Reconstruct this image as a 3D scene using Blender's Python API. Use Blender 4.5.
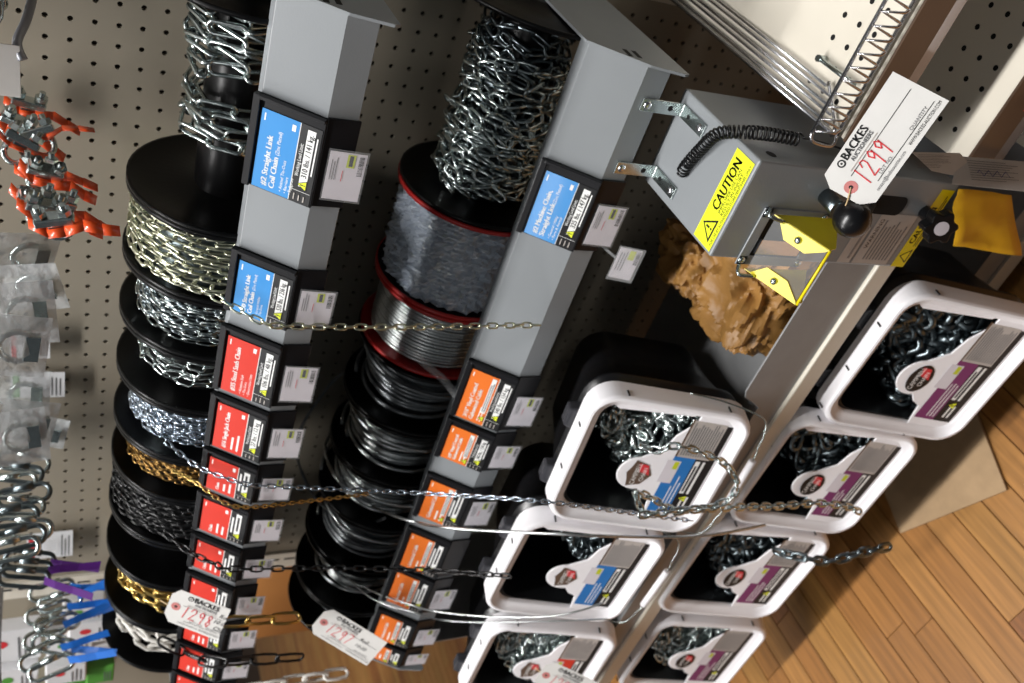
import bpy, math, random
from mathutils import Vector, Matrix, noise
random.seed(7)
C = bpy.context.scene.collection
S = bpy.context.scene
for o in list(bpy.data.objects): bpy.data.objects.remove(o)
PI = math.pi

# ------------------------------------------------------------------ camera
FPX = 885.131                                     # focal length in pixels of the 1024 x 683 frame
CAM = Vector((0.45508, -1.08256, 1.38751))        # metres; floor z=0, pegboard face y=0
R_RIGHT = Vector((0.30019, -0.34880, -0.88782))   # picture right (the camera is rolled: world up is picture left)
R_UP = Vector((0.75597, 0.65460, -0.00157))
R_FWD = Vector((-0.58172, 0.67070, -0.46019))
cd = bpy.data.cameras.new('camera'); cam = bpy.data.objects.new('camera', cd); C.objects.link(cam)
m = Matrix.Identity(4)
for i, v in enumerate((R_RIGHT, R_UP, -R_FWD)):
    for k in range(3): m[k][i] = v[k]
m.translation = CAM
cam.matrix_world = m
cd.sensor_width = 36; cd.lens = FPX / 1024 * 36; cd.clip_start = 0.02
cd.dof.use_dof = True; cd.dof.focus_distance = 0.86; cd.dof.aperture_fstop = 6.3
S.camera = cam
# ------------------------------------------------------------------ light and exposure
S.view_settings.view_transform = 'Standard'; S.view_settings.look = 'None'
S.view_settings.exposure = 0.0; S.view_settings.gamma = 1.0; S.view_settings.use_curve_mapping = False
w = bpy.data.worlds.new('world'); S.world = w; w.use_nodes = True
w.node_tree.nodes['Background'].inputs[0].default_value = (0.86, 0.94, 1.0, 1)
w.node_tree.nodes['Background'].inputs[1].default_value = 0.065
def strip_light(name, loc, sx, sy, power, col=(1, 0.985, 0.97)):
    l = bpy.data.lights.new(name, 'AREA'); l.shape = 'RECTANGLE'; l.size = sx; l.size_y = sy
    l.energy = power; l.color = col
    o = bpy.data.objects.new(name, l); C.objects.link(o); o.location = loc
    return o
strip_light('ceiling_tube_and_fill', (-0.5, -0.98, 4.6), 3.6, 0.2, 235)
strip_light('ceiling_tube_and_fill', (-1.8, -5.2, 4.6), 3.6, 0.3, 44)  # unseen far strip, added as soft fill from the front
strip_light('ceiling_tube_and_fill', (-4.2, -1.0, 4.6), 2.4, 0.2, 110)  # unseen left strip, added to lighten the left end of the pegboard

def ray(px, py):
    return R_UP * ((341.5 - py) / FPX) + R_RIGHT * ((px - 512) / FPX) + R_FWD
def at(px, py, ax, val):
    d = ray(px, py); k = 'xyz'.index(ax)
    return CAM + d * ((val - CAM[k]) / d[k])
def atp(px, py, p, n):
    d = ray(px, py); return CAM + d * ((p - CAM).dot(n) / d.dot(n))

# ------------------------------------------------------------------ materials
def lin(c):
    return tuple((v / 255 / 12.92) if v / 255 < .04045 else ((v / 255 + .055) / 1.055) ** 2.4 for v in c)
MATS = {}
def mat(name, rgb, rough=.5, metal=0, var=.06, scale=40, bump=0, bscale=None, coat=0, spec=.5, stretch=None, trans=0, emit=0):
    if name in MATS: return MATS[name]
    M = bpy.data.materials.new(name); M.use_nodes = True; nt = M.node_tree; b = nt.nodes['Principled BSDF']
    c = lin(rgb)
    b.inputs['Roughness'].default_value = rough; b.inputs['Metallic'].default_value = metal
    b.inputs['Specular IOR Level'].default_value = spec
    b.inputs['Coat Weight'].default_value = coat; b.inputs['Coat Roughness'].default_value = .08
    tc = nt.nodes.new('ShaderNodeTexCoord'); src = tc.outputs['Object']
    if stretch:
        mp = nt.nodes.new('ShaderNodeMapping'); mp.inputs['Scale'].default_value = stretch
        nt.links.new(src, mp.inputs[0]); src = mp.outputs[0]
    n = nt.nodes.new('ShaderNodeTexNoise'); n.inputs['Scale'].default_value = scale; n.inputs['Detail'].default_value = 4
    nt.links.new(src, n.inputs['Vector'])
    r = nt.nodes.new('ShaderNodeValToRGB'); r.color_ramp.elements[0].position = .3; r.color_ramp.elements[1].position = .7
    r.color_ramp.elements[0].color = (*[max(0, v * (1 - var)) for v in c], 1)
    r.color_ramp.elements[1].color = (*[min(1, v * (1 + var)) for v in c], 1)
    nt.links.new(n.outputs['Fac'], r.inputs[0]); nt.links.new(r.outputs[0], b.inputs['Base Color'])
    if bump:
        n2 = nt.nodes.new('ShaderNodeTexNoise'); n2.inputs['Scale'].default_value = bscale or scale * 3; n2.inputs['Detail'].default_value = 5
        nt.links.new(src, n2.inputs['Vector'])
        bp = nt.nodes.new('ShaderNodeBump'); bp.inputs['Strength'].default_value = bump; bp.inputs['Distance'].default_value = .004
        nt.links.new(n2.outputs['Fac'], bp.inputs['Height']); nt.links.new(bp.outputs[0], b.inputs['Normal'])
    if trans:
        out = nt.nodes['Material Output']; mx = nt.nodes.new('ShaderNodeMixShader'); tr = nt.nodes.new('ShaderNodeBsdfTransparent')
        mx.inputs[0].default_value = trans
        nt.links.new(b.outputs[0], mx.inputs[1]); nt.links.new(tr.outputs[0], mx.inputs[2]); nt.links.new(mx.outputs[0], out.inputs[0])
    MATS[name] = M; return M
m_peg = mat('beige_pegboard', (152, 143, 127), .6, var=.05, scale=5)
m_back = mat('pegboard_backing', (38, 32, 26), .9)
m_beige = mat('beige_enamel', (222, 215, 200), .4, var=.03, scale=8)
m_rail = mat('grey_enamel', (136, 140, 143), .38, var=.03, scale=10, bump=.04, bscale=500)
m_rail2 = mat('cutter_grey_enamel', (136, 140, 143), .38, var=.04, scale=14, bump=.05, bscale=500)
m_tray = mat('tray_grey', (146, 147, 148), .42, var=.04)
m_blackpl = mat('black_plastic', (15, 15, 17), .28, var=.2, scale=30, bump=.03, bscale=60)
m_blacksp = mat('black_spool_plastic', (10, 10, 11), .32, var=.2, scale=20, bump=.03, bscale=40, spec=.22)
m_holder = mat('black_label_holder', (18, 18, 21), .34, var=.15, spec=.35)
m_pail = mat('black_pail', (20, 20, 22), .3, var=.15, scale=18)
m_lug = mat('pail_lug_highlight', (58, 58, 62), .2, var=.1)  # lighter than the pail: glossy highlights on the lugs put into the colour
m_white = mat('white_pail_plastic', (246, 244, 247), .42, var=.02, scale=20, bump=.03, bscale=70)
m_red = mat('red_flange', (170, 28, 26), .4)
m_zinc = mat('zinc_steel', (196, 206, 205), .26, 1, var=.15, scale=60)
m_zincg = mat('greenish_zinc', (212, 214, 190), .3, 1, var=.15, scale=60)
m_zincb = mat('bluish_zinc', (184, 196, 208), .26, 1, var=.15, scale=60)
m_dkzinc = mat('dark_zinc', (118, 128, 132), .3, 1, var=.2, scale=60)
m_brass = mat('brass', (204, 174, 104), .28, 1, var=.15, scale=60)
m_bronze = mat('antique_brass', (160, 126, 74), .32, 1, var=.2, scale=60)
m_chblack = mat('black_chain', (18, 18, 19), .35, 0, var=.2)
m_whitepl = mat('white_chain_plastic', (222, 218, 210), .35)
m_chrome = mat('chrome_wire', (222, 222, 226), .24, 1, var=.05)
m_steel = mat('galvanised_cable', (204, 208, 208), .34, 1, var=.2, scale=400, stretch=(1, 1, 1))
m_vinyl = mat('grey_vinyl_cable', (128, 132, 135), .32, .5, var=.15, scale=100)
m_dkcable = mat('dark_cable', (74, 77, 80), .36, .4, var=.2, scale=100)
m_paper = mat('white_paper', (216, 214, 210), .7, var=.03)
m_price = mat('price_paper', (218, 212, 218), .5, var=.02)
m_blue = mat('blue_print', (66, 146, 214), .3, var=.02, coat=.3)
m_cred = mat('red_print', (214, 58, 44), .3, var=.03, coat=.5)
m_orange = mat('orange_print', (232, 118, 44), .3, var=.02, coat=.3)
m_purple = mat('purple_print', (122, 50, 104), .35, var=.03)
m_plabel = mat('pail_blue_print', (40, 118, 190), .35, var=.03)
m_ink = mat('black_ink', (20, 20, 22), .45)
m_grink = mat('grey_ink', (112, 112, 114), .5)
m_lgink = mat('light_grey_print', (186, 178, 172), .5)
m_wink = mat('white_ink', (240, 240, 238), .45)
m_redink = mat('red_ink', (214, 52, 60), .5)
m_blueink = mat('blue_ink', (52, 62, 140), .5)
m_yel = mat('yellow_print', (232, 240, 50), .35, var=.02)
m_yelg = mat('yellow_green_print', (196, 206, 40), .4, var=.02)
m_guard = mat('yellow_guard_enamel', (238, 218, 22), .35, var=.03)
m_flap = mat('yellow_envelope', (226, 172, 20), .6, var=.06, scale=20, bump=.1, bscale=60)
m_brown = mat('brown_price_channel', (100, 80, 66), .35, var=.08, scale=12, coat=.3)
m_card = mat('cardboard', (166, 138, 104), .8, var=.05, scale=60, bump=.05)
m_box = mat('cardboard_box', (184, 126, 66), .8, var=.05, scale=10)
m_kraft = mat('kraft_paper', (146, 106, 54), .5, var=.3, scale=9, bump=.35, bscale=70)
m_film = mat('clear_shrink_film', (206, 217, 232), .12, var=.05, trans=.36, bump=.5, bscale=110, spec=1, stretch=(1.6, .7, .7))
m_clear = mat('clear_plastic', (236, 238, 240), .08, trans=.82, spec=1)
m_shield = mat('clear_guard_sheet', (236, 238, 240), .25, trans=.88, spec=.25)
m_clearb = mat('clear_bag', (220, 224, 226), .12, trans=.6, bump=.8, bscale=60, spec=1)
m_hole = mat('dark_hole', (12, 11, 10), .9)
m_otag = mat('orange_ribbon', (238, 84, 30), .35, coat=.5, var=.1)
m_btag = mat('blue_ribbon', (40, 116, 214), .35, coat=.4, var=.1)
m_ptag = mat('purple_ribbon', (92, 34, 128), .35, coat=.4, var=.1)
m_green = mat('green_print', (88, 156, 62), .5)
m_pink = mat('tag_eyelet', (196, 122, 118), .7)
m_string = mat('string', (196, 170, 128), .9)
m_hookgr = mat('grey_hook', (150, 152, 158), .4, .4)
m_pkg = mat('pale_package', (226, 226, 228), .5, var=.06, scale=14)
m_dark = mat('dark_package', (44, 40, 38), .6)
def wood_mat(name, rgb):
    M = mat(name, rgb, .36, var=.26, scale=9, stretch=(11, .6, 9), bump=.03, bscale=60, coat=.12)
    return M
# strip oak in five tones
m_woods = [wood_mat('oak_floor_%s' % n, c) for n, c in (('amber', (152, 104, 53)), ('honey', (160, 113, 60)), ('tan', (146, 99, 50)), ('ochre', (156, 112, 58)), ('russet', (132, 84, 42)))]
m_joint = mat('dark_floor_joint', (58, 40, 24), .8)

# ------------------------------------------------------------------ mesh helpers
OFF = {}
XF = None
class MB:
    def __init__(s): s.v = []; s.f = []; s.m = []; s.sm = []; s.mats = []
    def mi(s, mt):
        if mt not in s.mats: s.mats.append(mt)
        return s.mats.index(mt)
    def add(s, vs, fs, mt, smooth=False):
        o = len(s.v); k = s.mi(mt)
        s.v += [tuple(v) for v in vs]
        for f in fs: s.f.append(tuple(i + o for i in f)); s.m.append(k); s.sm.append(smooth)
        return s
    def box(s, c, d, mt, rot=None):
        c = Vector(c); h = Vector(d) / 2; vs = []
        for x in (-1, 1):
            for y in (-1, 1):
                for z in (-1, 1):
                    p = Vector((x * h.x, y * h.y, z * h.z))
                    if rot: p = rot @ p
                    vs.append(c + p)
        return s.add(vs, [(0, 1, 3, 2), (4, 6, 7, 5), (0, 4, 5, 1), (2, 3, 7, 6), (0, 2, 6, 4), (1, 5, 7, 3)], mt)
    def span(s, a, b, mt):
        a = Vector(a); b = Vector(b); return s.box((a + b) / 2, [abs(x) for x in (b - a)], mt)
    def tube(s, pts, r, mt, n=6, closed=False, caps=True):
        pts = [Vector(p) for p in pts]; N = len(pts); vs = []; fs = []; up = None
        for i, p in enumerate(pts):
            if closed: t = pts[(i + 1) % N] - pts[i - 1]
            else: t = pts[min(i + 1, N - 1)] - pts[max(i - 1, 0)]
            if t.length < 1e-9: t = Vector((1, 0, 0))
            t.normalize()
            if up is None:
                up = t.orthogonal().normalized()
            else:
                up = up - t * up.dot(t)
                up = up.normalized() if up.length > 1e-6 else t.orthogonal().normalized()
            bi = t.cross(up)
            rr = r[i] if isinstance(r, (list, tuple)) else r
            for k in range(n):
                a = 2 * PI * k / n; vs.append(p + (up * math.cos(a) + bi * math.sin(a)) * rr)
        for i in range(N if closed else N - 1):
            a = i * n; b = ((i + 1) % N) * n
            for k in range(n): fs.append((a + k, a + (k + 1) % n, b + (k + 1) % n, b + k))
        s.add(vs, fs, mt, True)
        if caps and not closed: 
            o = len(s.v) - len(vs); k = s.mi(mt)
            s.f.append(tuple(o + i for i in range(n))[::-1]); s.m.append(k); s.sm.append(False)
            s.f.append(tuple(o + (N - 1) * n + i for i in range(n))); s.m.append(k); s.sm.append(False)
        return s
    def cyl(s, a, b, r, mt, n=16): return s.tube([a, b], r, mt, n)
    def lathe(s, prof, c, ax, mt, n=32, smooth=True, wob=None):
        """prof: (along axis, radius)"""
        c = Vector(c); ax = Vector(ax).normalized(); u = ax.orthogonal().normalized(); v = ax.cross(u); vs = []; fs = []
        for j, (h, r) in enumerate(prof):
            for k in range(n):
                a = 2 * PI * k / n; q = r + (wob(j, k) if wob else 0)
                vs.append(c + ax * h + (u * math.cos(a) + v * math.sin(a)) * q)
        for j in range(len(prof) - 1):
            for k in range(n): fs.append((j * n + k, j * n + (k + 1) % n, (j + 1) * n + (k + 1) % n, (j + 1) * n + k))
        return s.add(vs, fs, mt, smooth)
    def prism(s, pts, ex, mt, smooth=False):
        """closed polygon extruded by vector ex"""
        pts = [Vector(p) for p in pts]; ex = Vector(ex); n = len(pts)
        vs = pts + [p + ex for p in pts]
        fs = [tuple(range(n))[::-1], tuple(range(n, 2 * n))] + [(i, (i + 1) % n, n + (i + 1) % n, n + i) for i in range(n)]
        return s.add(vs, fs, mt, smooth)
    def build(s, name, parent=None, label=None, bevel=0, subsurf=0, sharp=0):
        if XF: s.v = [XF(Vector(v)) for v in s.v]
        off = OFF.get(parent, Vector()) if parent else Vector()
        me = bpy.data.meshes.new(name)
        me.from_pydata([(v[0] - off.x, v[1] - off.y, v[2] - off.z) for v in s.v], [], s.f)
        for mt in s.mats: me.materials.append(mt)
        me.polygons.foreach_set('material_index', s.m); me.polygons.foreach_set('use_smooth', s.sm)
        me.update()
        if sharp: me.set_sharp_from_angle(angle=math.radians(sharp))
        o = bpy.data.objects.new(name, me); C.objects.link(o)
        if parent: o.parent = parent
        OFF[o] = off
        if label: o['label'] = label
        if bevel:
            b = o.modifiers.new('bevel', 'BEVEL'); b.width = bevel; b.segments = 2; b.limit_method = 'ANGLE'; b.angle_limit = .7
        if subsurf:
            b = o.modifiers.new('sub', 'SUBSURF'); b.levels = subsurf; b.render_levels = subsurf
        return o
def thing(name, label, cat, loc, group=None):
    o = bpy.data.objects.new(name, None); C.objects.link(o); o.location = loc; o.empty_display_size = .02
    OFF[o] = Vector(loc); o['label'] = label; o['category'] = cat
    if group: o['group'] = group
    return o
def tag(o, label, cat, group=None):
    o['label'] = label; o['category'] = cat
    if group: o['group'] = group
    return o
def struct(o): o['kind'] = 'structure'; return o
def copy_tree(o, parent=None):
    c = o.copy(); C.objects.link(c); c.parent = parent
    for ch in o.children: copy_tree(ch, c)
    return c
def smooth_path(pts, per=8, closed=False):
    pts = [Vector(p) for p in pts]; out = []; n = len(pts)
    rng = range(n if closed else n - 1)
    for i in rng:
        if closed: p0, p1, p2, p3 = pts[i - 1], pts[i], pts[(i + 1) % n], pts[(i + 2) % n]
        else: p0, p1, p2, p3 = pts[max(i - 1, 0)], pts[i], pts[i + 1], pts[min(i + 2, n - 1)]
        for k in range(per):
            t = k / per
            out.append(.5 * ((2 * p1) + (p2 - p0) * t + (2 * p0 - 5 * p1 + 4 * p2 - p3) * t * t + (3 * p1 - p0 - 3 * p2 + p3) * t ** 3))
    if not closed: out.append(pts[-1])
    return out
# ---- chain links
def link_template(L, W, r, n=12, k=5):
    h = L / 2 - W / 2; pts = []
    rr = W / 2 - r
    for i in range(n):
        a = 2 * PI * i / n; x = math.cos(a) * rr; y = math.sin(a) * rr
        x += h if math.cos(a) > 1e-6 else (-h if math.cos(a) < -1e-6 else 0)
        pts.append(Vector((x, y, 0)))
    b = MB(); b.tube(pts, r, m_zinc, k, closed=True)
    return [Vector(v) for v in b.v], b.f
def put_link(mb, tmpl, mt, p, t, up):
    t = t.normalized(); up = (up - t * up.dot(t))
    up = up.normalized() if up.length > 1e-6 else t.orthogonal().normalized()
    z = t.cross(up)
    mb.add([p + t * v.x + up * v.y + z * v.z for v in tmpl[0]], tmpl[1], mt, True)
def chain(mb, pts, L, W, r, mt, roll=PI / 4, jit=.15, ref=None, alt=PI / 2, n=12, k=5):
    tm = link_template(L, W, r, n, k); pitch = L - 4 * r * .98
    pts = [Vector(p) for p in pts]; acc = 0; nxt = pitch / 2; i = 0
    refv = Vector(ref) if ref else Vector((0, -1, 0))
    for a, b in zip(pts, pts[1:]):
        d = (b - a).length
        while d > 1e-9 and acc + d >= nxt:
            p = a + (b - a) * ((nxt - acc) / d); t = (b - a).normalized()
            rv = refv(p) if callable(refv) else refv
            u = rv - t * rv.dot(t); u = u.normalized() if u.length > 1e-4 else t.orthogonal().normalized()
            ang = roll + (alt if i % 2 else 0) + random.uniform(-jit, jit)
            u2 = u * math.cos(ang) + t.cross(u) * math.sin(ang)
            put_link(mb, tm, mt, p, t, u2); i += 1; nxt += pitch
        acc += d
def chain_winding(mb, x0, x1, cy, cz, R, L, W, r, mt, turns, jr=.003, jit=.6, layers=1, a0=0, n=10, k=4):
    for ly in range(layers):
        pts = []; N = int(turns * 28)
        for i in range(N + 1):
            t = i / N; a = a0 + t * turns * 2 * PI + ly; x = x0 + (x1 - x0) * t + random.uniform(-1, 1) * jr * .8
            q = R - ly * W * .6 + random.uniform(-jr, jr)
            pts.append(Vector((x, cy - q * math.sin(a), cz + q * math.cos(a))))
        tm = link_template(L, W, r, n, k); pitch = L - 4 * r; acc = 0; nxt = 0; i = 0
        for a, b in zip(pts, pts[1:]):
            d = (b - a).length
            while acc + d >= nxt:
                p = a + (b - a) * ((nxt - acc) / d); t = (b - a).normalized()
                rad = Vector((0, p.y - cy, p.z - cz)).normalized()
                ang = (0.25 if i % 2 else .25 + PI / 2) + random.uniform(-jit, jit)
                u = rad * math.cos(ang) + t.cross(rad) * math.sin(ang)
                put_link(mb, tm, mt, p, t, u); i += 1; nxt += pitch
            acc += d
def cable_winding(mb, x0, x1, cy, cz, R, r, mt, turns, jr=.001, n=5, seg=36, jx=0):
    pts = []; N = int(turns * seg); ph = random.uniform(0, 6); ph2 = random.uniform(0, 6)
    for i in range(N + 1):
        t = i / N; a = t * turns * 2 * PI
        q = R + jr * math.sin(a * .37 + ph) + jr * .6 * math.sin(a * 1.13 + ph2)
        x = x0 + (x1 - x0) * t + jx * math.sin(a * .53 + ph2)
        x = min(max(x, min(x0, x1)), max(x0, x1))
        pts.append(Vector((x, cy - q * math.sin(a), cz + q * math.cos(a))))
    mb.tube(pts, r, mt, n)

# ---- flat print (lettering, stickers) on a frame: origin, unit x, unit y
TXT = {}
def text_mesh(s):
    if s in TXT: return TXT[s]
    cu = bpy.data.curves.new('lettering', 'FONT'); cu.body = s; cu.size = 1; cu.resolution_u = 2
    ob = bpy.data.objects.new('lettering', cu); me = ob.to_mesh()
    r = ([Vector(v.co) for v in me.vertices], [tuple(p.vertices) for p in me.polygons])
    ob.to_mesh_clear(); bpy.data.objects.remove(ob); bpy.data.curves.remove(cu)
    TXT[s] = r; return r
class Print:
    def __init__(s, o, ux, uy, mb=None):
        s.o = Vector(o); s.ux = Vector(ux).normalized(); s.uy = Vector(uy).normalized(); s.n = s.ux.cross(s.uy).normalized()
        s.mb = mb or MB(); s.h = .0003
    def P(s, x, y, h=None): return s.o + s.ux * x + s.uy * y + s.n * (s.h if h is None else h)
    def up(s, d=.00015): s.h += d; return s
    def poly(s, pts, mt): s.mb.add([s.P(x, y) for x, y in pts], [tuple(range(len(pts)))], mt); return s
    def rect(s, x0, y0, x1, y1, mt): return s.poly([(x0, y0), (x1, y0), (x1, y1), (x0, y1)], mt)
    def ell(s, cx, cy, a, b, mt, n=24): return s.poly([(cx + a * math.cos(2 * PI * i / n), cy + b * math.sin(2 * PI * i / n)) for i in range(n)], mt)
    def line(s, pts, wd, mt):
        for (x0, y0), (x1, y1) in zip(pts, pts[1:]):
            dx, dy = x1 - x0, y1 - y0; l = math.hypot(dx, dy) or 1; nx, ny = -dy / l * wd / 2, dx / l * wd / 2; ex, ey = dx / l * wd * .3, dy / l * wd * .3
            s.poly([(x0 + nx - ex, y0 + ny - ey), (x0 - nx - ex, y0 - ny - ey), (x1 - nx + ex, y1 - ny + ey), (x1 + nx + ex, y1 + ny + ey)], mt)
        return s
    def text(s, t, x, y, size, mt, width=None, shear=0, align='l', bold=0, rot=0):
        vs, fs = text_mesh(t)
        if not vs: return s
        x0 = min(v.x for v in vs); x1 = max(v.x for v in vs); k = size / .72; kx = k
        if width: kx = width / (x1 - x0)
        ox = {'l': 0, 'c': -.5, 'r': -1}[align] * (x1 - x0) * kx
        cr, sr = math.cos(rot), math.sin(rot)
        for b in ((0,) if not bold else (-bold, 0, bold)):
            out = []
            for v in vs:
                a = (v.x - x0) * kx + ox + shear * v.y * k + b; c = v.y * k
                out.append(s.P(x + a * cr - c * sr, y + a * sr + c * cr))
            s.mb.add(out, fs, mt)
        return s
    def bars(s, x0, y0, x1, y1, n, mt, fill=.5, ragged=.25):
        hgt = (y1 - y0) / n
        for i in range(n):
            yy = y1 - (i + .5) * hgt
            s.rect(x0, yy - hgt * fill / 2, x1 - (x1 - x0) * random.uniform(0, ragged), yy + hgt * fill / 2, mt)
        return s
    def vbars(s, x0, y0, x1, y1, n, mt):
        wd = (x1 - x0) / n
        for i in range(n):
            f = random.choice((.3, .5, .7)); s.rect(x0 + i * wd, y0, x0 + (i + f) * wd, y1, mt)
        return s
    def warn(s, cx, cy, a, mt=None):
        s.poly([(cx - a, cy - a * .8), (cx + a, cy - a * .8), (cx, cy + a)], m_ink); s.up()
        s.poly([(cx - a * .78, cy - a * .67), (cx + a * .78, cy - a * .67), (cx, cy + a * .74)], m_yel); s.up()
        s.rect(cx - a * .1, cy - a * .25, cx + a * .1, cy + a * .35, m_ink); s.rect(cx - a * .1, cy - a * .52, cx + a * .1, cy - a * .35, m_ink)
        return s
X1 = Vector((1, 0, 0)); Z1 = Vector((0, 0, 1))

# ================================================================== SETTING
PITCH = .0254
# floor: a base slab and strip-oak planks running front to back
fb = MB(); fb.span((-7, -3.5, -.04), (3, 4.5, -.003), m_joint)
floor = struct(fb.build('floor'))
pl_meshes = []
PW = .0572
def plank_mesh(mt, ln):
    b = MB(); w2 = PW / 2 - .0007
    b.add([(-w2, 0, -.003), (w2, 0, -.003), (w2, ln, -.003), (-w2, ln, -.003), (-w2 + .0006, .0006, 0), (w2 - .0006, .0006, 0), (w2 - .0006, ln - .0006, 0), (-w2 + .0006, ln - .0006, 0)],
          [(4, 5, 6, 7), (0, 1, 5, 4), (1, 2, 6, 5), (2, 3, 7, 6), (3, 0, 4, 7)], mt)
    me = bpy.data.meshes.new('plank'); me.from_pydata(b.v, [], b.f); me.materials.append(mt); return me
plank_lib = [(ln, [plank_mesh(mt, ln) for mt in m_woods]) for ln in (.42, .63, .81, 1.02)]
npl = 0
xs0 = -.504 - .0572 * 1.9
far_rows = MB()
for i in range(-52, 20):
    x = -.66 + i * PW + PW * .43
    y = -1.55 - random.random() * .5
    yend = .35 if x > -1.5 else 2.4
    if x > .55: break
    while y < yend:
        ln, lib = random.choice(plank_lib); me = random.choice(lib)
        if x > -2.3 and y < .3 and y + ln > -1.15 and npl < 290:
            o = bpy.data.objects.new('plank', me); C.objects.link(o); o.parent = floor; o.location = (x, y, 0); npl += 1
        else:
            far_rows.add([(x + v.co.x, y + v.co.y, v.co.z) for v in me.vertices], [tuple(p.vertices) for p in me.polygons], me.materials[0])
        y += ln + .0003
for i in range(40):      # the rows far beyond the rack end
    x = -.66 + (-53 - i) * PW + PW * .43; y = -1.5
    while y < 4:
        ln, lib = random.choice(plank_lib); me = random.choice(lib)
        far_rows.add([(x + v.co.x, y + v.co.y, v.co.z) for v in me.vertices], [tuple(p.vertices) for p in me.polygons], me.materials[0]); y += ln
o = far_rows.build('far_planks', floor); o['kind'] = 'stuff'

# pegboard: real holes, one octagonal hole per inch
def pegboard(name, x0, x1, z0, z1):
    b = MB(); n = 8; hr = .0033; hp = PITCH / 2
    ring = [(math.cos(2 * PI * (k + .5) / n) * hr, math.sin(2 * PI * (k + .5) / n) * hr) for k in range(n)]
    sq = []
    for k in range(n):
        a = 2 * PI * (k + .5) / n; c, s_ = math.cos(a), math.sin(a); q = max(abs(c), abs(s_)); sq.append((c / q * hp, s_ / q * hp))
    # square corners fall between ring points: use 8 border points (corner-cut) plus 4 corner triangles
    vs = []; fs = []
    ix0 = math.ceil((x0 + hp) / PITCH); ix1 = math.floor((x1 - hp) / PITCH); iz0 = math.ceil((z0 + hp - 1.37) / PITCH); iz1 = math.floor((z1 - hp - 1.37) / PITCH)
    for ix in range(ix0, ix1 + 1):
        for iz in range(iz0, iz1 + 1):
            cx, cz = ix * PITCH, 1.37 + iz * PITCH; o = len(vs)
            vs += [(cx + a, 0, cz + c) for a, c in ring] + [(cx + a, 0, cz + c) for a, c in sq] + [(cx + a, .004, cz + c) for a, c in ring]
            vs += [(cx + sx * hp, 0, cz + sz * hp) for sx, sz in ((1, 1), (-1, 1), (-1, -1), (1, -1))]
            for k in range(n):
                k2 = (k + 1) % n
                fs.append((o + k, o + k2, o + 8 + k2, o + 8 + k)); fs.append((o + k2, o + k, o + 16 + k, o + 16 + k2))
            for q, k in enumerate((0, 2, 4, 6)): fs.append((o + 8 + k, o + 8 + k + 1, o + 24 + q))
    b.add(vs, fs, m_peg)
    lx, rx, bz, tz = ix0 * PITCH - hp, ix1 * PITCH + hp, 1.37 + iz0 * PITCH - hp, 1.37 + iz1 * PITCH + hp
    for a, c in (((x0, z0), (lx, z1)), ((rx, z0), (x1, z1)), ((lx, z0), (rx, bz)), ((lx, tz), (rx, z1))):
        if c[0] - a[0] > 1e-4 and c[1] - a[1] > 1e-4:
            b.add([(a[0], 0, a[1]), (c[0], 0, a[1]), (c[0], 0, c[1]), (a[0], 0, c[1])], [(0, 1, 2, 3)], m_peg)
    return b.build(name)
wall = struct(pegboard('wall_back', -1.043, .152, .2, 2.0))
b = MB(); b.span((-1.043, .0042, .2), (.152, .02, 2.0), m_back); b.build('backing_board', wall)
wall2 = struct(pegboard('wall_right', .178, 1.3, .2, 2.0))
b = MB(); b.span((.178, .0042, .2), (1.3, .02, 2.0), m_back); b.build('backing_board', wall2)
# slotted uprights
for i, xc in enumerate((-1.064, .165)):
    b = MB()
    if i == 0:
        b.span((xc - .030, -.003, 0), (xc + .021, .04, 2.2), m_beige); b.span((xc + .012, -.006, .2), (xc + .021, -.003, 2.1), m_beige)
    else: b.span((xc - .013, -.001, 0), (xc + .013, .04, 2.2), m_beige)
    t_ = struct(b.build('trim_%d' % (i + 1), bevel=.001))
    b = MB()
    for k in range(56):
        z = .32 + k * .0315
        b.span((xc - .004, -.0036 - (.0 if i == 0 else 0), z), (xc + .0005, .001, z + .021), m_hole)
    b.build('slot_row', t_)

# ================================================================== CHAIN RACK
ZB1, ZB2 = 1.104, .767                     # lower edges of the two fascia rails
YF, YT = -.290, -.250                      # fold / lower facet, top edge
FH, TH = .043, .100
LF = .011                                  # lower edge of the folded fascia
XL, XR = -1.045, .165
rack = thing('chain_display_rack', 'grey steel rack with two slanted front rails carrying the reels', 'rack', ((XL + XR) / 2, -.15, 0))
for zb in (ZB1, ZB2):
    b = MB(); th = .002
    prof = [(YF, zb + LF), (YF, zb + FH), (YT, zb + TH), (YT + .02, zb + TH)]
    inn = [(YT + .02, zb + TH - th), (YT + .002, zb + TH - th), (YF + th, zb + FH - .001), (YF + th, zb + LF)]
    b.prism([(XL, y, z) for y, z in prof + inn], (XR - XL, 0, 0), m_rail)
    b.build('fascia_rail', rack, bevel=.0007)
    for x, s_ in ((XR, 1), (XL - .003, -1)):
        b = MB()
        b.prism([(x, 0.0, zb + .005), (x, YF - .012, zb - .004), (x, YF - .014, zb + .002), (x, YF - .004, zb + FH), (x, YT - .002, zb + TH + .006), (x, -.12, zb + TH + .008), (x, 0.0, zb + TH + .02)], (.003, 0, 0), m_rail)
        b.build('end_plate', rack)
    b = MB()
    for sx in (XR + .0032,):
        b.span((sx - .001, YF + .012, zb + .058), (sx, YF + .03, zb + .064), m_hole); b.span((sx - .001, YF + .012, zb + .046), (sx, YF + .03, zb + .052), m_hole)
    b.build('slot_mark', rack)
    b = MB(); b.cyl((XL, -.12, zb + .098), (XR, -.12, zb + .098), .011, m_dkzinc, 12); b.build('reel_shaft', rack)
b = MB(); b.span((XL - .004, -.25, .0), (XL - .001, -.004, ZB2 + .04), m_tray); b.build('side_panel', rack)
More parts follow.
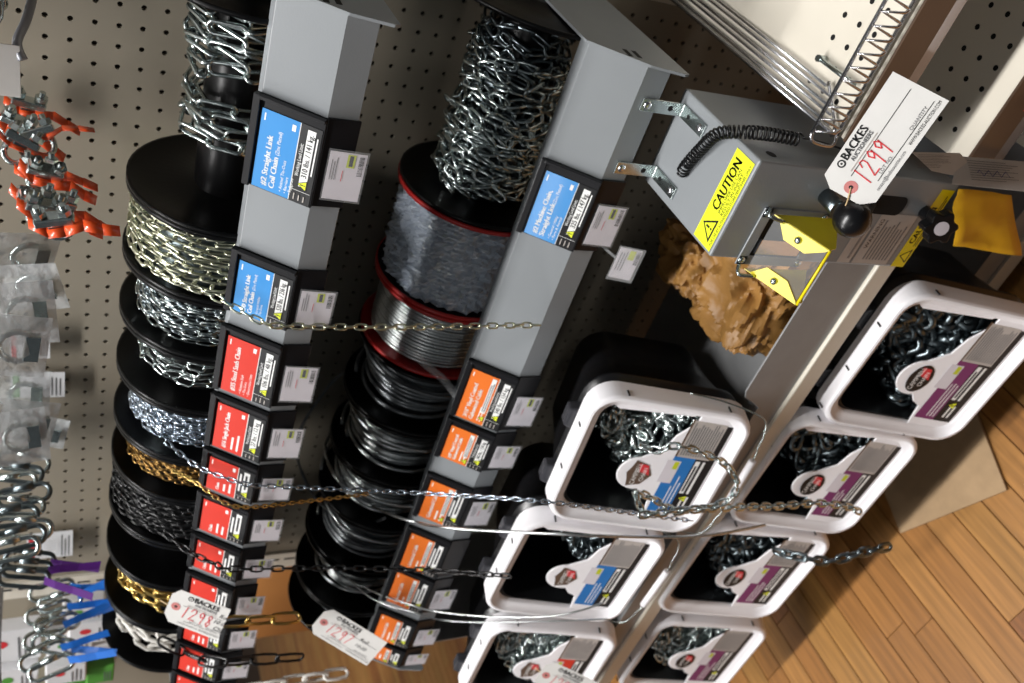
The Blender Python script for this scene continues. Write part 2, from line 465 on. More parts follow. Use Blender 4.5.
b = MB(); b.span((XR + .0005, -.24, .0), (XR + .003, -.004, .45), m_tray); b.build('side_panel', rack)
# pail trays: sloping deck, upright front lip with a step, beige nosing
def tray(yf, zf, slope, x0, x1, stepx, hi, name):
    b = MB()
    yb = -.03; zb_ = zf - (yb - yf) * slope
    b.prism([(x0, yf, zf - .012), (x0, yb, zb_ - .012), (x0, yb, zb_ - .0095), (x0, yf, zf - .0095)], (x1 - x0, 0, 0), m_tray)
    b.build(name, rack)
    b = MB()
    pts = [(x0, zf - .05), (x1, zf - .05), (x1, hi), (stepx + .012, hi), (stepx, hi - .006), (stepx - .008, hi - .022), (stepx - .02, zf - .008), (x0, zf - .008)]
    b.prism([(x, yf, z) for x, z in pts], (0, -.0025, 0), m_tray)
    b.build('tray_lip', rack, bevel=.0005)
    b = MB(); b.span((x0, yf - .008, zf - .082), (x1, yf + .01, zf - .05), m_beige); b.build('tray_nosing', rack, bevel=.002)
tray(-.420, .506, .29, XL + .002, .0185, -.222, .540, 'tray_deck')
tray(-.330, .105, .29, XL + .002, XR - .002, .12, .110, 'tray_deck')

# ================================================================== REELS
def reel(name, label, x0, x1, cz, R=.114, rc=.045, flange=m_blacksp, cy=-.12, rim=None, grp=None, core_mat=m_blacksp, fth=.0035):
    t = thing(name, label, 'reel', ((x0 + x1) / 2, cy, cz - R), grp)
    for xa, s_ in ((x1 - fth, 1), (x0, -1)):
        b = MB(); xb = xa + fth
        b.lathe([(xa, .0125), (xa, R - .004), (xa - .0008, R - .003), (xa - .0008, R), (xb + .0008, R), (xb + .0008, R - .003), (xb, R - .004), (xb, .03), (xb + .002, .028), (xb + .002, .0125), (xa, .0125)], (0, cy, cz), X1, flange, 48)
        if rim: b.lathe([(xa - .001, R - .0015), (xa - .001, R + .001), (xb + .001, R + .001), (xb + .001, R - .0015)], (0, cy, cz), X1, rim, 48)
        b.build('flange', t)
    b = MB(); b.lathe([(x0 + fth, rc), (x1 - fth, rc)], (0, cy, cz), X1, core_mat, 28); b.build('core', t)
    return t
Z_1, Z_2, CY = 1.199, .872, -.12
# ---- upper rail, from right to left
t = reel('chain_reel', 'black reel with a few wraps of long-link zinc coil chain round a bare core', -.127, .125, Z_1, rc=.040, grp='reels on the upper rail')
b = MB(); chain_winding(b, .105, .032, CY, Z_1, .056, .046, .0190, .0025, m_zinc, 7, .0025, .3, n=14, k=6, a0=1)
chain_winding(b, .006, -.052, CY, Z_1, .054, .046, .0190, .0025, m_zinc, 4.2, .002, .3, n=14, k=6, a0=2)
b.build('chain_winding', t)
t = reel('chain_reel', 'full black reel of greenish zinc straight link chain', -.224, -.129, Z_1, grp='reels on the upper rail')
b = MB(); chain_winding(b, -.136, -.217, CY, Z_1, .104, .026, .0125, .0016, m_zincg, 9.5, .002, .5, n=10, k=4); b.build('chain_winding', t)
b = MB(); b.lathe([(-.219, .095), (-.134, .095)], (0, CY, Z_1), X1, m_dkzinc, 36); b.build('inner_winding', t)
t = reel('chain_reel', 'black reel of shiny flat sash chain with square bright links', -.313, -.227, Z_1, grp='reels on the upper rail')
b = MB(); chain_winding(b, -.235, -.305, CY, Z_1, .088, .019, .012, .0018, m_dkzinc, 8, .001, .2, n=8, k=4)
chain_winding(b, -.239, -.309, CY, Z_1, .091, .024, .010, .0014, m_zinc, 6.5, .001, .2, n=8, k=4); b.build('chain_winding', t)
b = MB(); b.lathe([(-.308, .081), (-.232, .081)], (0, CY, Z_1), X1, m_chblack, 36); b.build('inner_winding', t)
t = reel('chain_reel', 'black reel of loose zinc jack chain, wound low', -.407, -.316, Z_1, grp='reels on the upper rail')
b = MB(); chain_winding(b, -.322, -.395, CY, Z_1, .082, .026, .013, .0015, m_zinc, 7, .003, .6, n=10, k=4); b.build('chain_winding', t)
b = MB(); b.lathe([(-.402, .072), (-.321, .072)], (0, CY, Z_1), X1, m_chblack, 36); b.build('inner_winding', t)
t = reel('chain_reel', 'black reel of fine bluish zinc chain', -.502, -.410, Z_1, grp='reels on the upper rail')
b = MB(); chain_winding(b, -.416, -.494, CY, Z_1, .089, .015, .0085, .0012, m_zincb, 10, .002, .6, n=8, k=4)
chain_winding(b, -.419, -.496, CY, Z_1, .092, .015, .0085, .0012, m_zincb, 8, .002, .6, n=8, k=4); b.build('chain_winding', t)
b = MB(); b.lathe([(-.497, .083), (-.415, .083)], (0, CY, Z_1), X1, m_dkzinc, 36); b.build('inner_winding', t)
t = reel('chain_reel', 'black reel of fine antique brass chain', -.584, -.505, Z_1, grp='reels on the upper rail')
b = MB(); chain_winding(b, -.511, -.573, CY, Z_1, .092, .014, .008, .0012, m_bronze, 9, .002, .6, n=8, k=4); b.build('chain_winding', t)
b = MB(); b.lathe([(-.579, .086), (-.51, .086)], (0, CY, Z_1), X1, m_chblack, 36); b.build('inner_winding', t)
t = reel('chain_reel', 'full black reel of black painted chain', -.686, -.587, Z_1, grp='reels on the upper rail')
b = MB(); chain_winding(b, -.594, -.679, CY, Z_1, .106, .02, .011, .0015, m_chblack, 8, .002, .5, n=8, k=4); b.build('chain_winding', t)
b = MB(); b.lathe([(-.681, .101), (-.592, .101)], (0, CY, Z_1), X1, m_chblack, 36); b.build('inner_winding', t)
t = reel('chain_reel', 'nearly empty black reel between black chain and bright brass chain', -.790, -.690, Z_1, grp='reels on the upper rail')
b = MB(); chain_winding(b, -.70, -.78, CY, Z_1, .05, .02, .011, .0015, m_chblack, 8, .001, .4, n=8, k=4); b.build('chain_winding', t)
t = reel('chain_reel', 'black reel of bright brass large-link chain', -.905, -.794, Z_1, grp='reels on the upper rail')
b = MB(); chain_winding(b, -.803, -.888, CY, Z_1, .088, .032, .017, .0024, m_brass, 7, .003, .6, n=10, k=5); b.build('chain_winding', t)
b = MB(); b.lathe([(-.899, .078), (-.80, .078)], (0, CY, Z_1), X1, m_chblack, 36); b.build('inner_winding', t)
t = reel('chain_reel', 'black reel of white plastic chain', -1.03, -.909, Z_1, grp='reels on the upper rail')
b = MB(); chain_winding(b, -.92, -1.015, CY, Z_1, .086, .04, .022, .0034, m_whitepl, 4, .003, .4, n=10, k=5); b.build('chain_winding', t)
# ---- lower rail
RZ = .111
t = reel('chain_reel', 'black reel heaped with twisted zinc machine chain', -.098, .1625, Z_2, RZ, rc=.038, grp='reels on the lower rail')
b = MB()
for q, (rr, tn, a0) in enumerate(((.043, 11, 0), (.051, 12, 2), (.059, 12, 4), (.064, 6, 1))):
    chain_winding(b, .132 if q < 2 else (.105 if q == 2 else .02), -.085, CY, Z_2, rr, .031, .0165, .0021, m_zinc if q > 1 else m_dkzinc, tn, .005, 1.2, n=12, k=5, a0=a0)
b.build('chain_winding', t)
t = reel('cable_reel', 'red rimmed reel of cable under crinkled clear shrink film', -.246, -.101, Z_2, RZ, rim=m_red, flange=m_blacksp, grp='reels on the lower rail')
b = MB(); cable_winding(b, -.108, -.239, CY, Z_2, .094, .0032, m_steel, 20, .001); b.build('cable_winding', t)
b = MB(); b.lathe([(-.241, .0905), (-.106, .0905)], (0, CY, Z_2), X1, m_vinyl, 36); b.build('inner_winding', t)
b = MB(); random.seed(3)
def crk(j, k):
    a = k / 144 * 2 * PI; v = Vector((j * .20, math.cos(a) * 6, math.sin(a) * 6))
    return .007 * (abs(noise.noise(v)) * 2 - .5) + .005 * (abs(noise.noise(v * 2.1)) * 2 - .4) + .0022 * (abs(noise.noise(v * 4.7)) * 2 - .4)
b.lathe([(-.241 + .00225 * k, .1005) for k in range(61)], (0, CY, Z_2), X1, m_film, 144, False, wob=crk); b.build('shrink_film', t)
t = reel('cable_reel', 'red flanged reel of bare galvanised steel cable', -.356, -.250, Z_2, RZ, flange=m_red, grp='reels on the lower rail')
b = MB(); cable_winding(b, -.256, -.351, CY, Z_2, .094, .0028, m_steel, 17, .0006); b.build('cable_winding', t)
b = MB(); b.lathe([(-.352, .091), (-.254, .091)], (0, CY, Z_2), X1, m_vinyl, 36); b.build('inner_winding', t)
b = MB(); 
strand = smooth_path([(-.33, CY - .07, Z_2 + .066), (-.34, CY - .095, Z_2 + .045), (-.352, CY - .115, Z_2 + .02), (-.37, CY - .13, Z_2 + .0)], 6)
b.tube(strand, .006, m_clear, 6); b.build('film_tail', t)
spec = [(-.474, -.362, .082, .0034, m_vinyl, 9, 'black reel of thick grey vinyl coated cable beside the red flanged reel'),
        (-.592, -.478, .084, .0032, m_steel, 11, 'black reel of silvery cable with a loose outer turn'),
        (-.704, -.596, .084, .0032, m_steel, 10, 'black reel of bare cable with a wide springing loop'),
        (-.822, -.708, .082, .0028, m_vinyl, 11, 'black reel of mid grey thin cable'),
        (-.936, -.826, .078, .0024, m_steel, 11, 'black reel wound low with thin silvery cable next to the last reel'),
        (-1.03, -.940, .066, .0022, m_dkcable, 11, 'almost empty black cable reel at the far end of the lower rail')]
for k, (x0, x1, rw, r, mt, tn, lb) in enumerate(spec):
    t = reel('cable_reel', lb, x0, x1, Z_2, .113 if k < 4 else .116, grp='reels on the lower rail')
    b = MB(); cable_winding(b, x1 - .009, x0 + .009, CY, Z_2, rw, r, mt, tn, .0045, jx=.012)
    cable_winding(b, x1 - .014, x0 + .014, CY, Z_2, rw - .008, r, mt, tn, .003, jx=.01); b.build('cable_winding', t)
    b = MB(); b.lathe([(x0 + .004, rw - .014), (x1 - .004, rw - .014)], (0, CY, Z_2), X1, m_dkcable, 36); b.build('inner_winding', t)
    if k in (0, 1, 2, 3):
        b = MB(); pts = []
        for i in range(41):
            a = -.6 + i / 40 * (2 * PI + .4); q = .112 + (.012 if k != 2 else .03) * math.sin(i / 40 * PI)
            if math.sin(a) < -.2: q = min(q, .112)
            if Vector((0, -q * math.sin(a), 0)).y < -.1: q = min(q, .118)
            q = q - .014 if k != 2 else q
            pts.append((x1 - .012 - (x1 - x0 - .03) * (i / 40), CY - q * math.sin(a) * .98, Z_2 + q * math.cos(a)))
        b.tube(pts, r * .9, m_steel if k else m_vinyl, 6); b.build('loose_turn', t)

# ================================================================== RAIL LABEL HOLDERS
UF = Vector((0, YT - YF, TH - FH)); FL = UF.length; UF.normalize()
NF = X1.cross(UF).normalized()
def rail_label(zb, xl, xr, cmat, title, sub, bullets, load, label, grp, price=True, pside=.0, gap_price=False, empty_price=False):
    w_ = xr - xl
    t = thing('shelf_label', label, 'label', ((xl + xr) / 2, YF - .004, zb + FH), grp)
    o = Vector((xl, YF, zb + FH)) + NF * .001
    b = MB()
    b.prism([o + UF * -.002, o + X1 * w_ + UF * -.002, o + X1 * w_ + UF * (FL + .003), o + UF * (FL + .003)], NF * .004, m_holder)      # face plate
    b.prism([o + UF * (FL - .003), o + X1 * w_ + UF * (FL - .003), o + X1 * w_ + UF * (FL + .005), o + UF * (FL + .005)], NF * .008, m_holder)   # top ridge
    b.prism([o + X1 * (w_ - .004) - UF * .002, o + X1 * w_ - UF * .002, o + X1 * w_ + UF * FL, o + X1 * (w_ - .004) + UF * FL], NF * .009, m_holder)  # right ridge
    b.span((xl + .002, YF - .0035, zb + LF - .002), (xr + .001, YF - .0005, zb + FH), m_holder)      # skirt on lower facet
    b.build('holder', t, bevel=.0008)
    o2 = o + NF * .0042
    cx0, cx1, cy0, cy1 = .0015, w_ - .013, 0, FL - .005
    b = MB(); b.prism([o2 + X1 * cx0 + UF * cy0, o2 + X1 * cx1 + UF * cy0, o2 + X1 * cx1 + UF * cy1, o2 + X1 * cx0 + UF * cy1], NF * .0005, m_ink)
    b.build('card', t)
    p = Print(o2 + NF * .0005, X1, UF); cw = cx1 - cx0; H = cy1
    sy = H * .36
    p.rect(cx0, sy, cx1, cy1, cmat); p.rect(cx0, sy - .0007, cx1, sy + .0003, m_wink); p.up()
    ts = .0072 * min(1, cw / .085)
    yy = H * (.76 if len(title) > 1 else .72)
    for k, ln in enumerate(title):
        p.text(ln, cx0 + .005, yy, ts * .9, m_wink, width=min(len(ln) * ts * .50, cw * .8), bold=.0004); yy -= ts * 1.25
    if sub: p.text(sub, cx0 + .005 + min(len(title[-1]) * ts * .50, cw * .5) + .003, yy + ts * 1.25, ts * .6, m_wink, width=len(sub) * ts * .28)
    if bullets:
        by = yy + ts * .15
        for ln in bullets:
            p.text(ln, cx0 + .005, by - ts * .1, ts * .5, m_wink); by -= ts * .72
    else: p.bars(cx0 + .006, sy + .004, cx0 + cw * .45, yy + ts * .6, 2, m_wink, .35, .4)
    p.rect(cx1 - .012, cy1 - .005, cx1 - .004, cy1 - .0035, m_wink); p.rect(cx1 - .012, sy + .004, cx1 - .005, sy + .008, m_wink)
    # black band
    if load:
        p.text('Working Load Limit:', cx0 + cw * .34, sy - .0065, .0042, m_wink, width=cw * .42)
        p.rect(cx0 + cw * .22, sy - .0172, cx1 - .004, sy - .0085, m_wink); p.up()
        p.text(load, cx0 + cw * .35, sy - .0155, .0062, m_ink, width=cw * .55, bold=.0002)
        p.bars(cx0 + cw * .4, sy - .0215, cx1 - .006, sy - .0185, 1, m_wink, .5, .1)
    else:
        p.rect(cx0 + cw * .28, sy - .0165, cx1 - .004, sy - .0085, m_wink); p.up(); p.bars(cx0 + cw * .4, sy - .015, cx1 - .008, sy - .010, 1, m_ink, .6, .2)
        p.bars(cx0 + cw * .3, sy - .007, cx1 - .006, sy - .002, 1, m_wink, .5, .3)
    p.warn(cx0 + cw * .25, sy - .0125, .0062)
    p.rect(cx0 + cw * .16, .001, cx0 + cw * .165, sy, m_wink)
    p.bars(cx0 + .003, .004, cx0 + cw * .13, sy - .003, 3, m_lgink, .22, .3)
    if cmat is m_orange:
        p.up(); p.rect(cx0 + cw * .25, sy + .003, cx1 - .003, sy + .0095, m_wink); p.up(); p.bars(cx0 + cw * .28, sy + .0035, cx1 - .006, sy + .009, 2, m_grink, .5, .15); p.warn(cx0 + cw * .14, sy + .006, .0055)
    p.mb.build('print', t)
    if price:
        pw = min(.056, w_ * .56); ph = .038
        po = Vector((xl + w_ * .14 + pside, YF - .0085, zb - .003)); uy = Vector((0, .09, 1)).normalized()
        b = MB(); n_ = X1.cross(uy)
        b.prism([po, po + X1 * pw, po + X1 * pw + uy * ph, po + uy * ph], n_ * .0006, m_price)
        b.build('price_tag', t)
        p = Print(po + n_ * .0006, X1, uy)
        p.bars(pw * .42, ph * .74, pw * .95, ph * .94, 3, m_grink, .3, .3)
        p.rect(pw * .70, ph * .30, pw * .97, ph * .52, m_yelg); p.up(); p.bars(pw * .73, ph * .34, pw * .95, ph * .48, 1, m_ink, .7, 0)
        p.vbars(pw * .55, ph * .06, pw * .96, ph * .2, 16, m_ink); p.bars(pw * .40, ph * .54, pw * .66, ph * .64, 1, m_redink, .2, .2)
        p.mb.build('price_print', t)
        b = MB(); q = po + n_ * .0012 - X1 * .002 - uy * .002
        b.add([q, q + X1 * (pw + .005), q + X1 * (pw + .005) + uy * (ph + .004), q + uy * (ph + .004)], [(0, 1, 2, 3)], m_clear); b.build('clear_sleeve', t)
    return t
G1, G2 = 'labels on the upper rail', 'labels on the lower rail'
rail_label(ZB1, -.043, .060, m_blue, ['#2 Straight Link', 'Coil Chain'], '(Zinc Plated)', ['• Animal Tie-Outs', '• Barriers', '• Tailgates'], '310 lbs. / 141 kg.', 'blue shelf label reading #2 Straight Link Coil Chain, 310 lbs', G1)
rail_label(ZB1, -.212, -.126, m_blue, ['2/0 Straight Link', 'Coil Chain'], '(Zinc Plated)', ['• General Utility', '• Tie-Outs'], '520 lbs. / 236 kg.', 'blue shelf label crossed by a greenish chain, below the full zinc reel', G1)
rail_label(ZB1, -.338, -.236, m_cred, ['#35 Steel Sash Chain'], None, ['• Window Sash', '• Tie-Outs', '• Decorative Uses'], '106 lbs. / 48 kg.', 'red shelf label reading #35 Steel Sash Chain', G1)
rail_label(ZB1, -.440, -.347, m_cred, ['#16 Single Jack Chain'], None, None, '27 lbs. / 12 kg.', 'red shelf label reading Single Jack Chain', G1)
LX = [(-.523, -.447), (-.613, -.533), (-.701, -.624), (-.797, -.715), (-.890, -.806), (-.980, -.897), (-1.043, -.986)]
LN = ['red shelf label below the bluish zinc chain reel', 'red shelf label below the fine antique brass reel', 'red shelf label below the black painted chain reel',
      'red shelf label just right of the paper hang tag on the upper rail', 'red shelf label half covered by a paper hang tag', 'red shelf label just left of the paper hang tag on the upper rail', 'red shelf label at the far left end of the upper rail']
for (a, c), l in zip(LX, LN): rail_label(ZB1, a, c, m_cred, ['Decorative Chain'][:0] or ['Chain'], None, None, None, l, G1)
rail_label(ZB2, -.081, .022, m_blue, ['#2 Machine Chain,', 'Straight Link'], '(Zinc Plated)', ['• General Utility', '• Farm & Animal'], '325 lbs. / 147 kg.', 'blue shelf label reading #2 Machine Chain, Straight Link, 325 lbs', G2)
rail_label(ZB2, -.404, -.297, m_orange, ['3/16" Vinyl Coated', 'Galvanized Cable'], None, None, '340 lbs. / 154 kg.', 'orange shelf label reading 3/16 inch Vinyl Coated Galvanized Cable', G2)
rail_label(ZB2, -.492, -.410, m_orange, ['1/8" Vinyl Coated', 'Galvanized Cable'], None, None, '340 lbs. / 154 kg.', 'orange vinyl coated cable label directly left of the thicker size', G2)
for (a, c), l, pr_ in (((-.632, -.532), 'orange shelf label crossed by a fine zinc chain', True), ((-.762, -.662), 'orange shelf label without a price tag, under a thick cable', False), ((-.866, -.768), 'orange shelf label crossed by a black chain', True),
                  ((-.978, -.892), 'orange shelf label crossed by two thin cables', True), ((-1.040, -.982), 'orange shelf label partly hidden by a paper hang tag', True)):
    rail_label(ZB2, a, c, m_orange, ['Galvanized Cable'], None, None, None, l, G2, price=pr_)
# clear arm with a price tag under the lower rail
t = thing('price_tag_arm', 'price tag in a clear sleeve on a thin arm under the lower rail', 'price tag', at(625, 263, 'y', -.31))
c0 = at(625, 263, 'y', -.31); uy = Vector((0, .25, 1)).normalized(); n_ = X1.cross(uy)
b = MB(); po = c0 - X1 * .024 - uy * .016; b.prism([po, po + X1 * .046, po + X1 * .046 + uy * .03, po + uy * .03], n_ * .001, m_price); b.build('price_tag', t)
p = Print(po + n_ * .001, X1, uy); p.rect(.030, .008, .044, .016, m_yelg).bars(.012, .017, .044, .028, 3, m_grink, .3, .3).vbars(.024, .001, .044, .006, 14, m_ink); p.mb.build('price_print', t)
b = MB(); q = po - X1 * .003 - uy * .003 + n_ * .002; b.prism([q, q + X1 * .052, q + X1 * .052 + uy * .036, q + uy * .036], n_ * .0006, m_clear); b.build('clear_sleeve', t)
b = MB(); b.tube([c0 + uy * .015 + X1 * .005, c0 + uy * .03 + Vector((.006, .05, .005)), Vector((c0.x + .008, -.02, c0.z + .05))], .002, m_clear, 6); b.build('arm', t)

# ================================================================== PAILS
def rsq(h, r, n=6, hx=None):
    hx = hx or h; out = []
    for cx, cy, a0 in ((hx - r, h - r, 0), (-hx + r, h - r, PI / 2), (-hx + r, -h + r, PI), (hx - r, -h + r, 3 * PI / 2)):
        for i in range(n + 1):
            a = a0 + PI / 2 * i / n; out.append((cx + r * math.cos(a), cy + r * math.sin(a)))
    return out
def pail(label, c, tilt, yaw, size, lab_mat, chain_mat, links, grp, seed, bail=True, shield=False, heap=0.0, body_len=.2, sticker=None):
    random.seed(seed)
    c = Vector(c); ux = Vector((math.cos(yaw), math.sin(yaw), 0))
    uy = Vector((-math.sin(yaw) * math.sin(tilt), math.cos(yaw) * math.sin(tilt), math.cos(tilt)))
    n = ux.cross(uy).normalized(); H = size / 2; k = size / .242
    low = c - uy * H
    t = thing('chain_pail', label, 'pail', (low.x, low.y, low.z), grp)
    def L(x, y, z): return c + ux * x + uy * y + n * z
    def ringmesh(b, rings, mt, smooth=True, close=True):
        nn = len(rings[0]); vs = []; fs = []
        for rg in rings: vs += rg
        for j in range(len(rings) - 1):
            for i in range(nn): fs.append((j * nn + i, j * nn + (i + 1) % nn, (j + 1) * nn + (i + 1) % nn, (j + 1) * nn + i))
        b.add(vs, fs, mt, smooth)
    def rg(h, r, z): return [L(x, y, z) for x, y in rsq(h, r)]
    # white rim
    b = MB(); hi = H - .0185
    ringmesh(b, [rg(H - .004, .036, -.034), rg(H - .0006, .038, -.0335), rg(H, .038, -.033), rg(H - .0012, .038, -.006), rg(H - .0018, .0378, -.0035), rg(H - .004, .0365, -.0012), rg(H - .0075, .034, -.0005), rg(H - .009, .033, -.0012), rg(H - .0105, .032, -.004), rg(H - .0165, .028, -.0085), rg(hi - .0005, .027, -.0095), rg(hi - .002, .026, -.011), rg(hi - .003, .026, -.014), rg(hi - .003, .026, -.020)], m_white)
    rim = b.build('rim', t, sharp=32)
    for (x, y, dx, dy) in ((H, H * .62, 0, 1), (H, -H * .62, 0, 1), (H * .45, H, 1, 0), (-H * .8, H * .99, 1, 0), (-H * .2, H, 1, 0)):
        b = MB()
        if dy: b.box(L(x + .0003, y, -.010), (.0012, .0022, .011), m_ink, Matrix((ux, uy, n)).transposed())
        else: b.box(L(x, y + .0003, -.012), (.0022, .0012, .010), m_ink, Matrix((ux, uy, n)).transposed())
        b.build('rim_slot', rim)
    # lid panel with round tab, below the open window
    b = MB(); h2 = hi - .002
    def F(fx, fy): return (-h2 + 2 * h2 * fx, h2 - 2 * h2 * fy)
    edge = [F(0, .66), F(.17, .635), F(.205, .565)]
    cx, cy, r_ = .41, .465, .155
    for i in range(13):
        a = math.radians(200 - 190 * i / 12); edge.append(F(cx + r_ * math.cos(a), cy - r_ * math.sin(a)))
    edge += [F(.66, .565), F(.80, .605), F(.93, .70), F(1, .71)]
    bot = [F(1, .90), F(.97, .97), F(.90, 1), F(.10, 1), F(.03, .97), F(0, .90)]
    pts = edge + bot
    b.prism([L(x, y, -.014) for x, y in pts[::-1]], n * .003, m_white)
    panel = b.build('lid_panel', t, bevel=.0012)
    # strips of lid left and right of the window
    b = MB()
    b.prism([L(*q, -.0155) for q in (F(1, 0.04), F(1, .68), F(.985, .66), F(.955, .12))], n * .003, m_white)
    b.build('lid_edge', t)
    pr_ = Print(L(0, 0, -.011), ux, uy); 
    def rc(f0, g0, f1, g1, mt): (x0, y0), (x1, y1) = F(f0, g1), F(f1, g0); pr_.rect(x0, y0, x1, y1, mt)
    rc(.07, .665, .62, .83, lab_mat); rc(.07, .83, .95, .975, m_ink); rc(.62, .67, .96, .80, m_lgink)
    pr_.up(); rc(.62, .785, .96, .93, m_lgink); rc(.62, .665, .97, .68, m_brown)
    rc(.36, .63, .58, .735, m_price); rc(.28, .84, .60, .875, m_wink); rc(.28, .895, .60, .915, m_wink); pr_.up()
    (x0, y0), (x1, y1) = F(.64, .92), F(.95, .69); pr_.bars(x0, y0, x1, y1, 12, m_grink, .45, .2)
    (x0, y0), (x1, y1) = F(.10, .82), F(.44, .74); pr_.bars(x0, y0, x1, y1, 3, m_wink, .3, .4)
    (x0, y0), (x1, y1) = F(.11, .94), F(.26, .87); pr_.bars(x0, y0, x1, y1, 2, m_wink, .45, .3)
    (x0, y0), (x1, y1) = F(.30, .87), F(.58, .845); pr_.bars(x0, y0, x1, y1, 1, m_ink, .6, .1)
    (x0, y0), (x1, y1) = F(.50, .725), F(.57, .69); pr_.rect(x0, y0, x1, y1, m_yelg)
    pr_.warn(*F(.23, .885), .0075 * k)
    # round logo on the tab
    lx, ly = F(cx, cy + .01); la, lb_ = .025 * k, .018 * k
    if shield: pr_.poly([(lx - la, ly + lb_ * .7), (lx - la * .5, ly + lb_ * .85), (lx, ly + lb_ * 1.1), (lx + la * .5, ly + lb_ * .85), (lx + la, ly + lb_ * .7), (lx + la * .75, ly - lb_ * .4), (lx, ly - lb_), (lx - la * .75, ly - lb_ * .4)], m_brown)
    else: pr_.ell(lx, ly, la, lb_, m_ink)
    pr_.up(); pr_.poly([(lx, ly - lb_ * .8), (lx + la * .75, ly - lb_ * .45), (lx + la * .8, ly + lb_ * .35), (lx + la * .2, ly + lb_ * .1)], m_redink); pr_.up()
    pr_.text('CAMPBELL', lx, ly + lb_ * .1, .0075 * k, m_wink, width=la * 1.65, align='c'); pr_.text('CHAIN', lx, ly - lb_ * .5, .0065 * k, m_wink, width=la * 1.05, align='c')
    pr_.mb.build('label_print', panel)
    # black body
    b = MB(); h0 = H - .006
    ringmesh(b, [rg(hi - .006, .03, -.017), rg(h0 - .001, .04, -.018), rg(h0, .042, -.05), rg(h0 + .004, .044, -.052), rg(h0 + .004, .044, -.058), rg(h0 - .004, .042, -.060), rg(h0 - .014, .04, -.12), rg(h0 - .02, .04, -body_len + .01), rg(h0 - .03, .035, -body_len)], m_pail)
    bk = rg(h0 - .03, .035, -body_len); b.add(bk, [tuple(range(len(bk)))], m_pail)
    body = b.build('pail_body', t)
    b = MB(); hh = h0 - .012
    ringmesh(b, [rg(hi - .003, .028, -.018), rg(hi - .012, .03, -.1), rg(hi - .02, .03, -body_len + .008)], m_pail)
    bk = rg(hi - .02, .03, -body_len + .008); b.add(bk, [tuple(range(len(bk)))[::-1]], m_pail); b.build('pail_lining', body)
    for xs in (-.55, .35):
        x = xs * H; b = MB()
        b.prism([L(x - .022, h0 - .006, -.034), L(x + .022, h0 - .006, -.034), L(x + .015, h0 + .017, -.037), L(x - .015, h0 + .017, -.037)], -n * .02, m_lug)
        b.build('lug', body, bevel=.003)
    # chain inside: a heap on the lower side of the pail, higher to the right
    b = MB(); tm = link_template(*links, 12, 5)
    for i in range(420):
        x = random.uniform(-hi + .02, hi - .018); zf0 = .022 + links[0] * .5; z = -random.uniform(zf0, body_len - .05)
        top = .012 + heap + .085 * (x / hi) + .02 * noise.noise(Vector((x * 30, z * 30, seed)))
        y = max(-hi + .025, min(hi - .032, top + random.uniform(-.014, .008)))
        if i % 5 < 3: z = -random.uniform(zf0, zf0 + .03); y = random.uniform(-hi + .025, max(y, -hi + .03)); x = min(x, hi - .022)
        sc = 1
        d = Vector((random.gauss(0, 1), random.gauss(0, .6), random.gauss(0, 1)))
        put_link(b, tm, chain_mat, L(x, y, z), ux * d.x + uy * d.y + n * d.z, Vector((random.gauss(0, 1), random.gauss(0, 1), random.gauss(0, 1))))
    o = b.build('chain_heap', t)
    if bail:
        b = MB(); s_ = 1
        wire = []
        half = [(H + .003, -.02, -.028), (H + .004, -.07, -.02), (H - .002, -H - .004, -.006), (H * .80, -H - .016, 0), (H * .60, -H - .017, .002), (H * .42, -H - .020, .003)]
        pts = [L(*q) for q in half] + [L(-q[0], q[1], q[2]) for q in half[::-1]]
        b.tube(smooth_path(pts, 6), .0013, m_zinc, 6); bl = b.build('bail', t)
        b = MB(); b.tube([L(-H * .40, -H - .020, .003), L(H * .40, -H - .020, .003)], .0055, m_white, 10); b.build('grip', bl)
    return t, L
GA, GB = 'pails on the upper tray', 'pails on the lower tray'
DZ = 1.37
lk = (.030, .0165, .0028); lkb = (.046, .026, .0046)
tA1, LA1 = pail('white fronted chain pail with blue label and silver chain spilling over its front', (-.353, -.430, DZ - .730), .275, .05, .243, m_plabel, m_zinc, lk, GA, 1, shield=True, heap=.03)
tA2, LA2 = pail('white fronted chain pail with blue label, a grey cable draped across its top', (-.606, -.425, DZ - .710), .276, -.03, .240, m_plabel, m_dkzinc, lk, GA, 2, shield=True, heap=-.03)
tA3, LA3 = pail('white fronted chain pail with red label and a paper hang tag', (-.890, -.425, DZ - .747), .262, 0, .241, m_cred, m_zinc, lk, GA, 3, shield=True, heap=.05, bail=False)
pail('white fronted chain pail with purple label below the cutter, full of heavy bright links', (-.136, -.475, DZ - 1.100), .256, -.016, .250, m_purple, m_dkzinc, (.06, .034, .0062), GB, 4, heap=.02, bail=False)
pail('white fronted chain pail with purple label, big chain hanging across its left side', (-.376, -.465, DZ - 1.057), .258, -.014, .240, m_purple, m_dkzinc, lkb, GB, 5, heap=.0, bail=False)
pail('white fronted chain pail with purple label, heavy chain hanging out towards the floor', (-.622, -.463, DZ - 1.041), .235, -.013, .245, m_purple, m_dkzinc, lkb, GB, 6, heap=.02, bail=False)
pail('white fronted chain pail with purple label and fine silver chain near the tray end', (-.905, -.46, DZ - 1.081), .242, 0, .240, m_purple, m_zinc, lk, GB, 7, heap=.06, bail=False)
random.seed(21)

